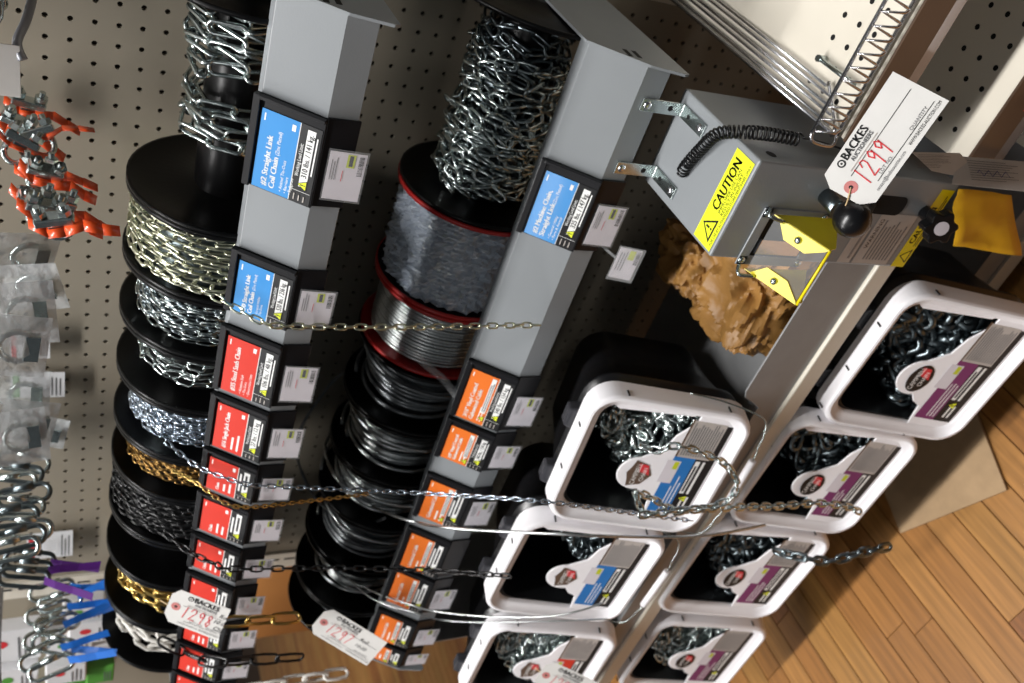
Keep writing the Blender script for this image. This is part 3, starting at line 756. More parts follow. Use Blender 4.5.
# ================================================================== CHAIN AND CABLE CUTTER
# the housing hangs a little below and behind the lower rail's front: sizes below are for a 12 x 16 x 32 cm body
KS = 1.0456
def XF(v): return Vector((KS * v.x - .02075, KS * v.y + .04936, KS * v.z - .06327))
BX0, BX1, BY0, BY1, BZ0, BZ1 = .040, .157, -.468, -.313, .470, .770
cut = thing('chain_cutter', 'grey steel chain and cable cutter box with yellow guard and black ball lever', 'cutter', XF(Vector(((BX0 + BX1) / 2, (BY0 + BY1) / 2, BZ0))))
b = MB(); b.span((BX0, BY0, BZ0), (BX1, BY1, BZ1), m_rail2); b.build('housing', cut, bevel=.0025)
# hole and slot details
b = MB(); b.lathe([(0, .0), (0, .006)], (BX1 + .0004, -.452, .745), X1, m_hole, 16); b.build('cord_hole', cut)
# caution sticker on top
st = MB(); so = Vector((BX0 + .004, BY0 + .004, BZ1 + .0003)); stl, stw = .106, .033
p = Print(so, X1, (0, 1, 0)); p.rect(0, 0, stl, stw, m_yel); p.up()
p.text('CAUTION', .040, .0165, .0125, m_ink, width=.058, bold=.0005)
p.text('IMPROPER USE CAN', .040, .0115, .0042, m_ink, width=.052); p.text('RESULT IN INJURY', .040, .0065, .0042, m_ink, width=.050)
p.text('FOR USE BY AUTHORIZED STORE PERSONNEL ONLY', .006, .0018, .0036, m_ink, width=.096)
p.poly([(.006, .008), (.034, .008), (.020, .029)], m_ink); p.up(); p.poly([(.010, .0102), (.030, .0102), (.020, .0255)], m_yel); p.up(); p.rect(.0188, .0155, .0212, .0215, m_ink); p.rect(.0188, .0115, .0212, .0138, m_ink)
p.mb.build('caution_sticker', cut, label='yellow sticker with CAUTION in black')
# brackets to the rail: screwed to the lower facet, down to the housing top, bent forward along it
XFK = XF; XF = None
ZT = KS * BZ1 - .06327
for k, (px, py) in enumerate(((648, 105), (622, 168))):
    a = at(px, py, 'y', YF - .002); x = a.x; z = a.z; wd = .0078; th = .0022; yb = YF - .0008
    b = MB()
    b.prism([(x - wd, yb, z + .009), (x - wd, yb - th, z + .009), (x - wd, yb - th, ZT + .0035), (x - wd, yb - th - .002, ZT + .0027), (x - wd, yb - .052, ZT + .0027), (x - wd, yb - .052, ZT + .0004), (x - wd, yb, ZT + .0004)], (2 * wd, 0, 0), m_zinc)
    br = b.build('mounting_bracket', cut, bevel=.0006)
    for c_, ax in (((x, yb - th, z + .001), (0, -1, 0)), ((x, yb - .043, ZT + .0027), (0, 0, 1))):
        b = MB(); b.lathe([(0, .005), (.0012, .0046), (.0022, .003), (.0022, 0)], c_, ax, m_chrome, 12); b.build('screw', br)
    for c_, ax, r_ in (((x, yb - th - .0003, (z + ZT) / 2 - .006), (0, -1, 0), .0033), ((x, yb - .018, ZT + .0030), (0, 0, 1), .0028)):
        b = MB(); b.lathe([(0, 0), (0, r_)], c_, ax, m_hole, 12); b.build('bracket_hole', br)
XF = XFK
# front face: opening with grey frame, yellow guard chute, labels, slot, lever, star knob
b = MB(); yf = BY0
b.span((.034, yf - .0022, .640), (.106, yf, .650), m_rail2); b.span((.034, yf - .0022, .720), (.106, yf, .733), m_rail2); b.span((.034, yf - .0022, .640), (.046, yf, .733), m_rail2); b.span((.094, yf - .0022, .640), (.106, yf, .733), m_rail2)
b.build('opening_frame', cut, bevel=.001)
b = MB(); b.span((.046, yf - .0008, .650), (.094, yf - .0001, .720), m_hole); b.build('opening', cut)
b = MB(); b.span((.050, yf - .004, .655), (.068, yf - .001, .716), m_chrome); b.build('blade', cut)
for x, nm in ((.100, 1), (.030, -1)):
    b = MB()
    A_, B_, D_ = (yf - .004, .719), (yf - .066, .690), (yf - .002, .625)
    b.prism([(x - .0006, *A_), (x - .0006, *B_), (x - .0006, B_[0] + .004, B_[1] - .012), (x - .0006, *D_)], (.0012, 0, 0), m_guard)
    d = Vector((0, B_[0] - A_[0], B_[1] - A_[1])); nn = Vector((0, d.z, -d.y)).normalized(); s_ = -1
    a0 = Vector((x, A_[0], A_[1])); a1 = Vector((x, B_[0], B_[1]))
    dx = -.017 if nm == 1 else .017
    q0 = a0 + d * .10; q1 = a1
    b.prism([q0, q1, q1 + Vector((dx * .2, 0, 0)) - d * .04, q1 + Vector((dx, 0, 0)) - d * .30, q0 + Vector((dx, 0, 0)) + d * .22], nn * .0011, m_guard)
    g = b.build('guard_plate', cut)
    b = MB(); rp = a0 + d * .52 + Vector((dx * .5, 0, 0)) + nn * .002
    nup = nn if nn.z > 0 else -nn
    b.lathe([(0, .004), (.0016, .0036), (.0028, .002), (.003, 0)], rp, nup, m_zinc, 14); b.build('rivet', g)
    for zz in (.727, .645):
        b = MB(); b.lathe([(0, .0042), (.0015, .0036), (.002, 0)], (.10 if nm == 1 else .040, yf - .002, zz), (0, -1, 0), m_zinc, 12); b.build('screw', cut)
b = MB(); b.tube([(.030, yf - .066, .689), (.100, yf - .066, .689)], .0016, m_guard, 6); b.build('guard_rim', cut)
b = MB(); nz = Vector((0, .029, -.062)).normalized(); b.add([(.031, yf - .006, .7175), (.099, yf - .006, .7175), (.099, yf - .064, .690), (.031, yf - .064, .690)], [(0, 1, 2, 3)], m_shield); b.build('clear_guard', cut)
for q in (((.106, yf - .002, .727), (.103, yf - .012, .733), (.100, yf - .018, .716)), ((.034, yf - .002, .727), (.028, yf - .012, .731), (.030, yf - .018, .714))):
    b = MB(); b.tube(smooth_path(q, 5), .0022, m_zinc, 6); b.build('guard_strap', cut)
# instruction labels
p = Print((.042, yf, .50), (1, 0, 0), (0, 0, 1))
for (x0, z0, x1, z1) in ((.001, .004, .070, .062), (.001, .066, .050, .086)):
    p.h = .0004; p.rect(x0, z0, x1, z1, m_lgink); p.up(); p.bars(x0 + .006, z0 + .004, x1 - .006, z1 - .012, 8 if z1 < .065 else 2, m_grink, .4, .3)
p.text('WARNING', .022, .052, .006, m_ink)
p.mb.build('instruction_label', cut)
p = Print((.041, yf, BZ0 + .002), X1, (0, 0, 1)); p.rect(0, 0, .108, .022, m_guard); p.up(); p.text('CAUTION', .034, .010, .009, m_ink, width=.05, bold=.0003); p.bars(.03, .002, .1, .008, 2, m_ink, .35, .2); p.poly([(.006, .003), (.026, .003), (.016, .019)], m_ink); p.up(); p.poly([(.0085, .0048), (.0235, .0048), (.016, .0165)], m_guard)
p.mb.build('caution_strip', cut, label='yellow caution strip along the bottom edge')
b = MB(); pts = [(x, z) for x, z in rsq(.028, .009, 5, hx=.012)]
b.prism([(.122 + x, yf - .0006, .563 + z) for x, z in pts], (0, .0005, 0), m_hole); b.build('lever_slot', cut)
ball = at(852, 219, 'y', -.535)
b = MB(); b.tube([Vector((.120, yf + .01, .575)), Vector((.126, -.50, .63)), ball], .0055, m_dkzinc, 10); lev = b.build('lever', cut)
b = MB(); b.lathe([(.0188 * -math.cos(PI * i / 14), max(.0188 * math.sin(PI * i / 14), .0003)) for i in range(15)], ball, (0, -.6, .6), m_blackpl, 24); b.build('ball_knob', lev)
cy_ = at(832, 202, 'y', -.480)
b = MB(); b.cyl((cy_.x, yf, cy_.z), (cy_.x + .002, -.500, cy_.z + .008), .009, m_dkzinc, 16); b.build('roller_post', cut)
kn = at(935, 223, 'y', -.492)
b = MB(); b.cyl((kn.x, yf + .004, kn.z - .006), (kn.x, kn.y, kn.z), .008, m_blackpl, 12)
prof = []
for i in range(48):
    a = 2 * PI * i / 48; r = .0175 + .0025 * math.cos(6 * a); prof.append((r * math.cos(a), r * math.sin(a)))
kax = Vector((0.12, -.9, .35)).normalized(); ku = kax.orthogonal().normalized(); kv = kax.cross(ku)
b.prism([kn + ku * x + kv * y for x, y in prof], kax * .016, m_blackpl); kb = b.build('star_knob', cut, bevel=.0015)
b = MB(); b.lathe([(.0163, 0), (.0163, .0085)], kn, kax, m_price, 20); b.build('knob_label', kb)
# coiled tether cord
cpts = smooth_path([at(683, 172, 'z', BZ1 + .004), at(686, 166, 'z', BZ1 + .008), at(700, 150, 'z', BZ1 + .010), at(718, 134, 'z', BZ1 + .012), at(745, 132, 'x', .166), at(775, 135, 'x', .170), at(800, 140, 'x', .172)], 16)
b = MB(); hel = []; tot = sum((q - p_).length for p_, q in zip(cpts, cpts[1:])); acc = 0; up = None
for p_, q in zip(cpts, cpts[1:]):
    d = (q - p_).length; tt = (q - p_).normalized()
    up = Z1 - tt * Z1.dot(tt) if up is None else up - tt * up.dot(tt); up.normalize(); bi = tt.cross(up)
    for j in range(12):
        s_ = acc + d * j / 12; a = s_ / tot * 34 * 2 * PI; hel.append(p_ + (q - p_) * (j / 12) + (up * math.cos(a) + bi * math.sin(a)) * .0062)
    acc += d
b.tube(hel, .0013, m_blackpl, 5)
b.tube(smooth_path([hel[-1], at(820, 142, 'x', .175), at(845, 150, 'x', .176)], 6), .0012, m_blackpl, 5)
b.build('coil_cord', cut)

ball = XF(ball); XF = None
# yellow envelope and folded leaflet hanging below the cutter
def sheet(name, label, cat, corners, mt, nx=8, ny=6, amp=.004, seed=1, printer=None):
    b = MB(); vs = []; fs = []
    c = [Vector(q) for q in corners]; nn = (c[1] - c[0]).cross(c[3] - c[0]).normalized()
    for i in range(nx + 1):
        for j in range(ny + 1):
            u, v = i / nx, j / ny
            q = c[0] * (1 - u) * (1 - v) + c[1] * u * (1 - v) + c[2] * u * v + c[3] * (1 - u) * v
            vs.append(q + nn * amp * noise.noise(Vector((u * 2.3, v * 2.3, seed))) * 2)
    for i in range(nx):
        for j in range(ny): fs.append((i * (ny + 1) + j, (i + 1) * (ny + 1) + j, (i + 1) * (ny + 1) + j + 1, i * (ny + 1) + j + 1))
    b.add(vs, fs, mt, True); o = b.build(name)
    so_ = o.modifiers.new('thick', 'SOLIDIFY'); so_.thickness = .0007
    o['label'] = label; o['category'] = cat
    return o
yq = -.445
sheet('yellow_envelope', 'yellow paper envelope sticking out beside the star knob', 'envelope', [at(953, 246, 'y', -.45), at(957, 188, 'y', -.455), at(1010, 194, 'y', -.45), at(1022, 256, 'y', -.445)], m_flap, amp=.004, seed=4)
lf = thing('leaflet', 'crumpled white printed leaflet with blue handwriting above the yellow envelope', 'leaflet', at(960, 175, 'y', -.46))
def leaf(corners, k):
    c = [Vector(q) for q in corners]; b = MB(); n_ = (c[1] - c[0]).cross(c[3] - c[0]).normalized()
    b.prism(c, n_ * .0004, m_paper); b.build('sheet', lf)
    ux = (c[1] - c[0]).normalized(); n2 = n_ if (CAM - c[0]).dot(n_) > 0 else -n_
    uy = n2.cross(ux); p = Print(c[0] + n2 * .0005, ux, uy); w_ = (c[1] - c[0]).length; h_ = abs((c[3] - c[0]).dot(uy)); sg = 1 if (c[3] - c[0]).dot(uy) > 0 else -1
    if sg < 0: p = Print(c[0] + n2 * .0005 - uy * h_, ux, uy)
    p.bars(w_ * .1, h_ * .15, w_ * .8, h_ * .9, 9, m_grink, .2, .4)
    if k: p.line([(w_ * (.2 + .04 * i), h_ * (.45 + .12 * math.sin(i * 2.1))) for i in range(12)], .0008, m_blueink)
    p.mb.build('leaflet_print', lf)
leaf([at(912, 152, 'y', -.49), at(960, 153, 'y', -.475), at(985, 182, 'y', -.485), at(932, 171, 'y', -.495)], 0)
leaf([at(958, 156, 'y', -.473), at(1030, 162, 'y', -.473), at(1030, 192, 'y', -.50), at(952, 184, 'y', -.50)], 1)

# kraft paper bundle on the tray
def crumple(c, d, seed, amp):
    b = MB(); vs = []; fs = []; nu, nv = 96, 60
    def ridge(v, k): return abs(noise.noise(v * k + Vector((seed, k, 0))))
    for i in range(nv + 1):
        th = PI * i / nv
        for j in range(nu):
            ph = 2 * PI * j / nu; v = Vector((math.sin(th) * math.cos(ph), math.sin(th) * math.sin(ph), math.cos(th)))
            sg = Vector([math.copysign(abs(q) ** .7, q) for q in v])
            k = 1 + amp * noise.noise(v * 1.7 + Vector((seed, 0, 0))) * .9 - amp * 1.2 * (ridge(v, 2.4) - .25) - amp * .55 * (ridge(v, 4.6) - .2) - amp * .07 * (ridge(v, 9.5) - .2)
            q = Vector(c) + Vector((sg.x * d[0], sg.y * d[1], sg.z * d[2])) * k
            q.y = max(q.y, -.412 + .01 * noise.noise(q * 30)); q.z = max(q.z, .500 - (q.y + .42) * .29); q.x = min(max(q.x, -.208), .016 + .004 * noise.noise(q * 40))
            vs.append(q)
    for i in range(nv):
        for j in range(nu): fs.append((i * nu + j, (i + 1) * nu + j, (i + 1) * nu + (j + 1) % nu, i * nu + (j + 1) % nu))
    b.add(vs, fs, m_kraft, True); return b
kb_ = thing('kraft_paper_bundle', 'crumpled brown kraft paper bundle lying on the grey tray below the cutter', 'paper bundle', (-.09, -.3, .5))
crumple((-.105, -.338, .525), (.080, .075, .066), 3, .34).build('paper_wad', kb_, sharp=22)
crumple((.005, -.345, .535), (.066, .075, .060), 8, .34).build('paper_wad', kb_, sharp=22)
crumple((-.12, -.235, .545), (.05, .06, .055), 12, .34).build('paper_wad', kb_, sharp=22)

# ================================================================== NEIGHBOURING SHELVES
def shelf(z, yf, label, chan, x0=.172, x1=1.1):
    t = thing('store_shelf', label, 'shelf', ((x0 + x1) / 2, yf / 2, z - .03))
    b = MB(); b.span((x0, yf, z - .003), (x1, -.003, z), m_beige); b.span((x0, yf, z - .03), (x1, yf + .003, z - .003), m_beige)
    b.build('deck', t)
    b = MB()
    for r in range(3):
        for k in range(20):
            x = x0 + .026 + k * .0254; y = yf + .036 + r * .0254
            b.lathe([(0, 0), (0, .0033)], (x, y, z + .0003), (0, 0, 1), m_hole, 10)
    b.build('hole_row', t)
    b = MB()
    b.prism([(x0, yf - .002, z + .004), (x0, yf - .006, z + .005), (x0, yf - .010, z - .028), (x0, yf - .016, z - .034), (x0, yf - .012, z - .038), (x0, yf - .002, z - .032)], (x1 - x0, 0, 0), m_brown)
    b.build('price_channel', t)
    return t
sh1 = shelf(.630, -.425, 'beige perforated shelf with wire fence and wire divider next to the rack', 1)
sh2 = shelf(.458, -.448, 'beige perforated shelf half in shade under the one with the wire fence', 1)
sh3 = shelf(.250, -.440, 'lowest beige perforated shelf beside the purple labelled pail', 1)
p = Print((.25, -.4652, .461 - .036), X1, (0, .12, 1)); p.bars(.0, .004, .045, .022, 4, m_redink, .25, .3); p.mb.build('channel_label', sh2)
# zigzag wire fence on the front of the upper shelf
fn = thing('wire_fence', 'chrome zigzag wire fence along the front of the upper shelf', 'fence', (.6, -.418, .63))
b = MB(); yy = -.418
b.tube([(.172, yy, .672), (1.1, yy, .672)], .0022, m_chrome, 8); b.build('rail', fn); b = MB(); b.tube([(.172, yy, .636), (1.1, yy, .636)], .0022, m_chrome, 8); b.build('rail', fn)
b = MB(); zz = []
for i in range(64):
    x = .175 + i * .0145; zz += [(x, yy - .003, .672), (x + .0055, yy - .014, .655), (x + .007, yy - .003, .637), (x + .010, yy - .010, .652)]
b.tube(zz, .0016, m_chrome, 6); b.tube(smooth_path([(.172, yy, .672), (.163, yy - .004, .668), (.162, yy - .006, .642), (.172, yy, .636)], 5), .0022, m_chrome, 8); b.build('zigzag_wire', fn)
# wire divider running front to back
dv = thing('wire_divider', 'chrome wire divider of long parallel rods running back to the pegboard', 'divider', (.18, -.2, .63))
for k in range(6):
    z = .634 + (k % 2) * .004; x = .170 + k * .0075
    b = MB(); b.tube([(x, -.412 + k * .008, z), (x, -.012, z)], .0019 if k else .0026, m_chrome, 6); b.build('rod', dv)
b = MB(); b.tube(smooth_path([(.168, -.410, .634), (.176, -.416, .640), (.186, -.402, .636), (.212, -.372, .638)], 5), .0022, m_chrome, 6); b.build('cross_wire', dv)
b = MB(); q = at(830, 78, 'z', .645); b.tube([(.226, -.345, .640), (.226, -.408, .640)], .0028, m_zinc, 8); b.tube([(.226, -.345, .632), (.226, -.345, .643)], .004, m_zinc, 8); pn = b.build('divider_pin'); tag(pn, 'single short zinc pin on the upper shelf behind the zigzag fence', 'pin')
# wire stack on the lower shelf at the picture edge
wd = thing('wire_divider', 'bundle of chrome divider wires on the lower perforated shelf', 'divider', (.22, -.33, .452))
for k in range(8):
    b = MB(); b.tube([(.20 + k * .007, -.42, .258 + .004 * (k % 2)), (.20 + k * .007, -.06, .258 + .004 * (k % 2))], .0019, m_chrome, 6); b.build('rod', wd)
wd['label'] = 'bundle of chrome divider wires on the lowest perforated shelf'; wd.location = wd.location

# ================================================================== HANGING CHAINS AND CABLES
def hang(name, label, cat, pts, L_, W_, r, mt, grp=None, roll=PI / 4, jit=.12, per=8, alt=PI / 2):
    b = MB(); chain(b, smooth_path(pts, per), L_, W_, r, mt, roll, jit, alt=alt); o = b.build(name); tag(o, label, cat, grp); return o
yA = lambda s_: YF - .012 - s_
# greenish zinc chain from the second reel, over the upper rail, down to the lower rail
hang('hanging_chain', 'greenish zinc chain draped over the upper rail and hanging down to the lower rail', 'chain',
     [at(140, 258, 'y', -.20), at(165, 276, 'y', -.235), at(215, 297, 'y', YT - .018), at(262, 322, 'y', YF - .012), at(285, 326, 'y', YF - .012), at(400, 327, 'y', YF - .014), at(537, 325, 'y', YF - .012)], .0175, .0095, .0013, m_zincg, jit=.3)
hang('hanging_chain', 'fine bluish zinc chain hanging from the upper rail to the front of a pail', 'chain',
     [at(166, 442, 'y', -.235), at(186, 458, 'y', -.25), at(205, 470, 'y', YT - .02), at(245, 484, 'y', YF - .014), at(268, 486, 'y', YF - .012), at(400, 492, 'y', -.335), at(470, 496, 'y', -.39), at(548, 502, 'y', -.455), at(640, 514, 'y', -.475), at(694, 521, 'y', -.485)], .0145, .0075, .0012, m_zincb)
hang('hanging_chain', 'fine brass chain hanging short between the two rails', 'chain',
     [at(172, 470, 'y', -.235), at(195, 482, 'y', YT - .02), at(225, 503, 'y', YF - .012), at(250, 507, 'y', YF - .012), at(300, 502, 'y', -.28), at(366, 494, 'y', -.262)], .0115, .0062, .001, m_brass)
hang('hanging_chain', 'black painted chain hanging from the upper rail to the top of a pail', 'chain',
     [at(165, 533, 'y', -.235), at(190, 552, 'y', YT - .02), at(215, 564, 'y', YF - .012), at(235, 569, 'y', YF - .012), at(330, 568, 'y', -.32), at(420, 570, 'y', -.36), at(510, 576, 'y', -.452)], .021, .0105, .0015, m_chblack)
hang('hanging_chain', 'three long brass links dangling beside the paper tag on the upper rail', 'chain', [at(222, 622, 'y', -.31), at(262, 620, 'y', -.31), at(300, 617, 'y', -.31)], .050, .022, .0026, m_brass, roll=.2, alt=1.2)
hang('hanging_chain', 'long black links dangling from the far end of the upper rail', 'chain', [at(160, 640, 'y', -.25), at(190, 655, 'y', -.275), at(215, 662, 'y', -.31), at(250, 660, 'y', -.31), at(300, 657, 'y', -.31)], .052, .022, .0024, m_chblack, roll=.2, alt=1.2)
hang('hanging_chain', 'white plastic links dangling from the far end of the upper rail', 'chain', [at(240, 692, 'y', -.31), at(285, 682, 'y', -.31), at(337, 674, 'y', -.31)], .050, .024, .0034, m_whitepl, roll=.2, alt=1.2)
hang('hanging_chain', 'loose loop of silver twist link chain hanging over the blue labelled pail', 'chain',
     [at(641, 509, 'y', -.49), at(636, 492, 'y', -.488), at(655, 500, 'y', -.49), at(672, 509, 'y', -.495), at(700, 509, 'y', -.50), at(728, 500, 'y', -.505), at(737, 484, 'y', -.505), at(725, 464, 'y', -.495), at(700, 452, 'y', -.485), at(676, 446, 'y', -.475), at(658, 450, 'y', -.462), at(645, 447, 'y', -.45)], .0215, .0125, .0019, m_zinc, jit=.4)
hang('hanging_chain', 'silver coil chain hanging across the big purple labelled pail to its lower edge', 'chain',
     [at(640, 515, 'y', -.495), at(670, 512, 'y', -.50), at(700, 509, 'y', -.505), at(735, 507, 'y', -.508), at(780, 506, 'y', -.51), at(815, 503, 'y', -.515), at(845, 506, 'y', -.525), at(858, 511, 'y', -.53)], .0215, .0135, .0022, m_zinc, jit=.25)
hang('hanging_chain', 'heavy dark zinc chain hanging out of a pail towards the floor', 'chain',
     [at(775, 551, 'y', -.475), at(800, 557, 'y', -.51), at(830, 561, 'y', -.53), at(860, 553, 'y', -.54), at(888, 547, 'y', -.545)], .031, .0185, .0032, m_dkzinc, jit=.2)
def cable(label, pts, r, mt):
    b = MB(); b.tube(smooth_path(pts, 10), r, mt, 7); o = b.build('hanging_cable'); tag(o, label, 'cable')
cable('thick grey cable hanging from the lower rail across the top of a pail', [at(360, 500, 'y', -.16), at(385, 512, 'y', -.235), at(412, 521, 'y', YF - .012), at(450, 528, 'y', -.325), at(560, 534, 'y', -.445), at(650, 537, 'y', -.475), at(710, 535, 'y', -.495), at(765, 525, 'y', -.50)], .0023, m_steel)
cable('thin grey cable curving off a reel and over the lower rail to a pail', [at(325, 540, 'y', -.10), at(345, 575, 'y', -.17), at(375, 592, 'y', -.235), at(408, 604, 'y', YF - .006), at(440, 612, 'y', -.33), at(500, 617, 'y', -.40), at(560, 615, 'y', -.455), at(604, 603, 'y', -.47)], .0017, m_steel)
cable('thin pale cable running parallel below the other thin cable', [at(330, 560, 'y', -.14), at(370, 597, 'y', -.235), at(415, 613, 'y', YF - .012), at(450, 621, 'y', -.33), at(520, 622, 'y', -.41), at(610, 619, 'y', -.47)], .0013, m_steel)
cable('grey cable springing out in a wide loop between pegboard and upper rail', [at(400, 400, 'y', -.16), at(350, 372, 'y', -.06), at(318, 400, 'y', -.03), at(297, 440, 'y', -.03), at(303, 475, 'y', -.05), at(322, 505, 'y', -.10), at(360, 524, 'y', -.18), at(385, 518, 'y', -.22)], .0028, m_vinyl)
cable('stiff grey cable end poking out above the orange labels', [at(380, 470, 'y', -.22), at(425, 498, 'y', -.262), at(441, 462, 'y', -.27)], .0024, m_vinyl) if 0 else None

# ================================================================== PAPER HANG TAGS
def hang_tag(label, hole, ux, uy, ln, wd, number, notes, hang_to):
    ux = Vector(ux).normalized(); uy = Vector(uy); uy = (uy - ux * uy.dot(ux)).normalized(); n = ux.cross(uy); hole = Vector(hole)
    t = thing('hang_tag', label, 'tag', hole)
    def L(x, y): return hole + ux * x + uy * y
    b = MB(); h = wd / 2; c = .0125; e = -.0115
    b.prism([L(e, -h + c), L(e + c * .8, -h), L(ln + e, -h), L(ln + e, h), L(e + c * .8, h), L(e, h - c)], n * .0006, m_paper); b.build('paper', t)
    p = Print(hole + n * .0006, ux, uy)
    p.ell(0, 0, .0068, .0068, m_pink); p.up(); p.ell(0, 0, .0022, .0022, m_ink)
    p.ell(.016, h * .72, .0042, .0042, m_ink); p.up(); p.ell(.016, h * .72, .0026, .0026, m_paper); p.up(); p.ell(.016, h * .72, .0012, .0012, m_ink)
    p.text('BACKES', .022, h * .62, .0086, m_ink, width=.036, bold=.0004); p.text('AUCTIONEERS', .024, h * .42, .0044, m_grink, width=.033, bold=.0002)
    p.bars(.014, h * .28, .058, h * .36, 1, m_lgink, .4, 0)
    p.line([(.010, h * .22), (ln * .95 + e, h * .22)], .0005, m_ink)
    p.line([(.018, -h * .62), (ln * .95 + e, -h * .62)], .0005, m_ink)
    p.text('LOT NO.', .026, -h * .58, .0036, m_grink); p.text('QUANTITY', ln * .60, -h * .58, .0036, m_grink)
    p.text('contact@backesauction.com', .010, -h * .84, .0036, m_grink, width=ln * .36); p.text('WWW.BACKES-AUCTION.COM', ln * .50, -h * .84, .0036, m_ink, width=ln * .38)
    if number:
        G = {'1': [[(.4, 0), (.5, 1)]], '2': [[(.05, .75), (.25, 1), (.6, .95), (.65, .7), (.1, .05), (.8, .05)]], '9': [[(.65, .75), (.4, 1), (.12, .8), (.3, .52), (.65, .72), (.68, .9), (.55, 0)]], '3': [[(.1, .9), (.5, 1), (.6, .75), (.3, .55), (.65, .35), (.5, .05), (.05, .1)]], '5': [[(.7, 1), (.2, 1), (.15, .6), (.55, .6), (.65, .25), (.4, 0), (.05, .1)]], '7': [[(.1, 1), (.7, 1), (.3, 0)]], '8': [[(.6, .85), (.35, 1), (.15, .8), (.6, .3), (.4, 0), (.15, .2), (.6, .85)]], '6': [[(.55, 1), (.2, .5), (.2, .1), (.55, .05), (.6, .35), (.2, .4)]]}
        x = .009; sz = h * .70; y0 = -h * .46
        for ch in number:
            for st in G[ch]: p.line([(x + a * sz * .55 + c_ * .002, y0 + c_ * sz) for a, c_ in st], .0012, m_redink)
            x += sz * .56
    for tx, x, y, sz in notes: p.text(tx, x, y, sz, m_ink, shear=.3)
    p.mb.build('tag_print', t)
    b = MB(); b.tube(smooth_path([hole + n * .001, (hole + Vector(hang_to)) / 2 - Z1 * .004 + n * .006, Vector(hang_to)], 5), .0009, m_string, 5); b.build('string', t)
    return t
pn_ = Vector((.02, -.70, .71)).normalized(); h0 = at(851, 187, 'y', -.500)
far = atp(921, 86, h0, pn_); side = atp(868, 208, h0, pn_) - atp(823.5, 173, h0, pn_)
tagw = .062
hang_tag('paper lot tag marked 1299 hanging on the cutter lever', h0, far - h0, -side, (far - h0).length + .0115, min(.074, (atp(948, 98, h0, pn_) - atp(891, 70, h0, pn_)).length), '1299', [], ball + Vector((-.006, .008, .012)))
nA = Vector((.25, -.85, .45)).normalized()
h1 = at(176, 606, 'y', -.312); f1 = atp(224, 625, h1, nA); s1 = atp(165, 620, h1, nA) - atp(162, 588, h1, nA)
hang_tag('paper lot tag hanging on the upper rail over the red labels', h1, f1 - h1, -(s1), (f1 - h1).length + .0115, .062, '1298', [('Roll', .062, .010, .007), ('10.00', .058, -.002, .007), ('Chain', .060, -.014, .007)], at(160, 600, 'y', -.22))
h2 = at(324, 622, 'y', -.30); f2 = atp(377, 654, h2, nA); s2 = atp(318, 640, h2, nA) - atp(313, 617, h2, nA)
hang_tag('paper lot tag hanging at the far end of the lower rail', h2, f2 - h2, -s2, (f2 - h2).length + .0115, .062, '1297', [('Roll', .066, .006, .007), ('10.00', .066, -.008, .007)], at(306, 625, 'y', -.2))
h3 = at(546, 675, 'y', -.47); f3 = atp(600, 700, h3, nA); s3 = atp(538, 690, h3, nA) - atp(552, 660, h3, nA)
hang_tag('paper lot tag lying on the red labelled pail', h3, f3 - h3, -s3, .12, .062, '1295', [], at(535, 668, 'y', -.45))

# ================================================================== GOODS ON PEG HOOKS (top of the rack)
def clip_proto(ribbon):
    t = thing('wire_rope_clip', 'x', 'clip', (0, 0, 0))
    b = MB(); u = [Vector((-.014, 0, .028)), Vector((-.014, 0, -.012))] + [Vector((.014 * math.cos(a), 0, -.012 + .014 * math.sin(a))) for a in [PI + PI * i / 8 for i in range(9)]] + [Vector((.014, 0, .028))]
    b.tube(u, .0042, m_zinc, 8); b.build('u_bolt', t)
    b = MB(); b.box((0, 0, .006), (.044, .018, .012), m_zinc); b.box((0, 0, -.002), (.018, .016, .012), m_dkzinc); b.build('saddle', t, bevel=.002)
    for x in (-.014, .014):
        b = MB(); b.lathe([(0, .0), (0, .0085), (.008, .0085), (.008, 0)], (x, 0, .013), Z1, m_zinc, 6, False); b.build('nut', t)
    if ribbon:
        b = MB(); pts = [(-.03, .004, .0), (-.01, -.010, -.006), (.010, -.013, -.004), (.032, -.012, .002), (.052, -.016, -.004), (.07, -.014, -.012)]
        for a, c in zip(pts, pts[1:]):
            a = Vector(a); c = Vector(c); b.add([a + Vector((0, -.006, -.004)), a + Vector((0, .006, .004)), c + Vector((0, .006, .003)), c + Vector((0, -.006, -.003))], [(0, 1, 2, 3)], ribbon, True)
        rb = b.build('ribbon_tag', t); so_ = rb.modifiers.new('thick', 'SOLIDIFY'); so_.thickness = .0008
    return t
def hook(label, x, z, ln):
    b = MB(); b.tube(smooth_path([(x, 0, z), (x, -ln * .5, z), (x, -ln + .02, z - .006), (x, -ln, z - .004), (x, -ln - .012, z + .016)], 6), .0042, m_hookgr, 8); o = b.build('peg_hook'); tag(o, label, 'hook', 'peg hooks above the reels'); return o
random.seed(11)
pc = clip_proto(None); pass
b = MB(); b.tube(smooth_path([at(48, -95, 'y', -.0), at(36, -20, 'y', -.10), at(27, 18, 'y', -.16), at(17, 42, 'y', -.19), at(23, 60, 'y', -.20)], 6), .0044, m_hookgr, 8); o = b.build('peg_hook'); tag(o, 'thick grey peg hook with a bent end, beside the bare zinc clips', 'hook', 'peg hooks above the reels')
for i in range(6):
    o = pc if i == 0 else copy_tree(pc)
    o.location = (.075 + random.uniform(-.012, .012), -.03 - i * .024, 1.455 + random.uniform(-.012, .006)); o.rotation_euler = (random.uniform(-.3, .3), random.uniform(1.2, 1.9), random.uniform(-.5, .5))
    o.scale = (.82,) * 3; o['label'] = 'bare zinc wire rope clip hanging on the peg hook without ribbons'; o['group'] = 'bare wire rope clips'
po_ = clip_proto(m_otag)
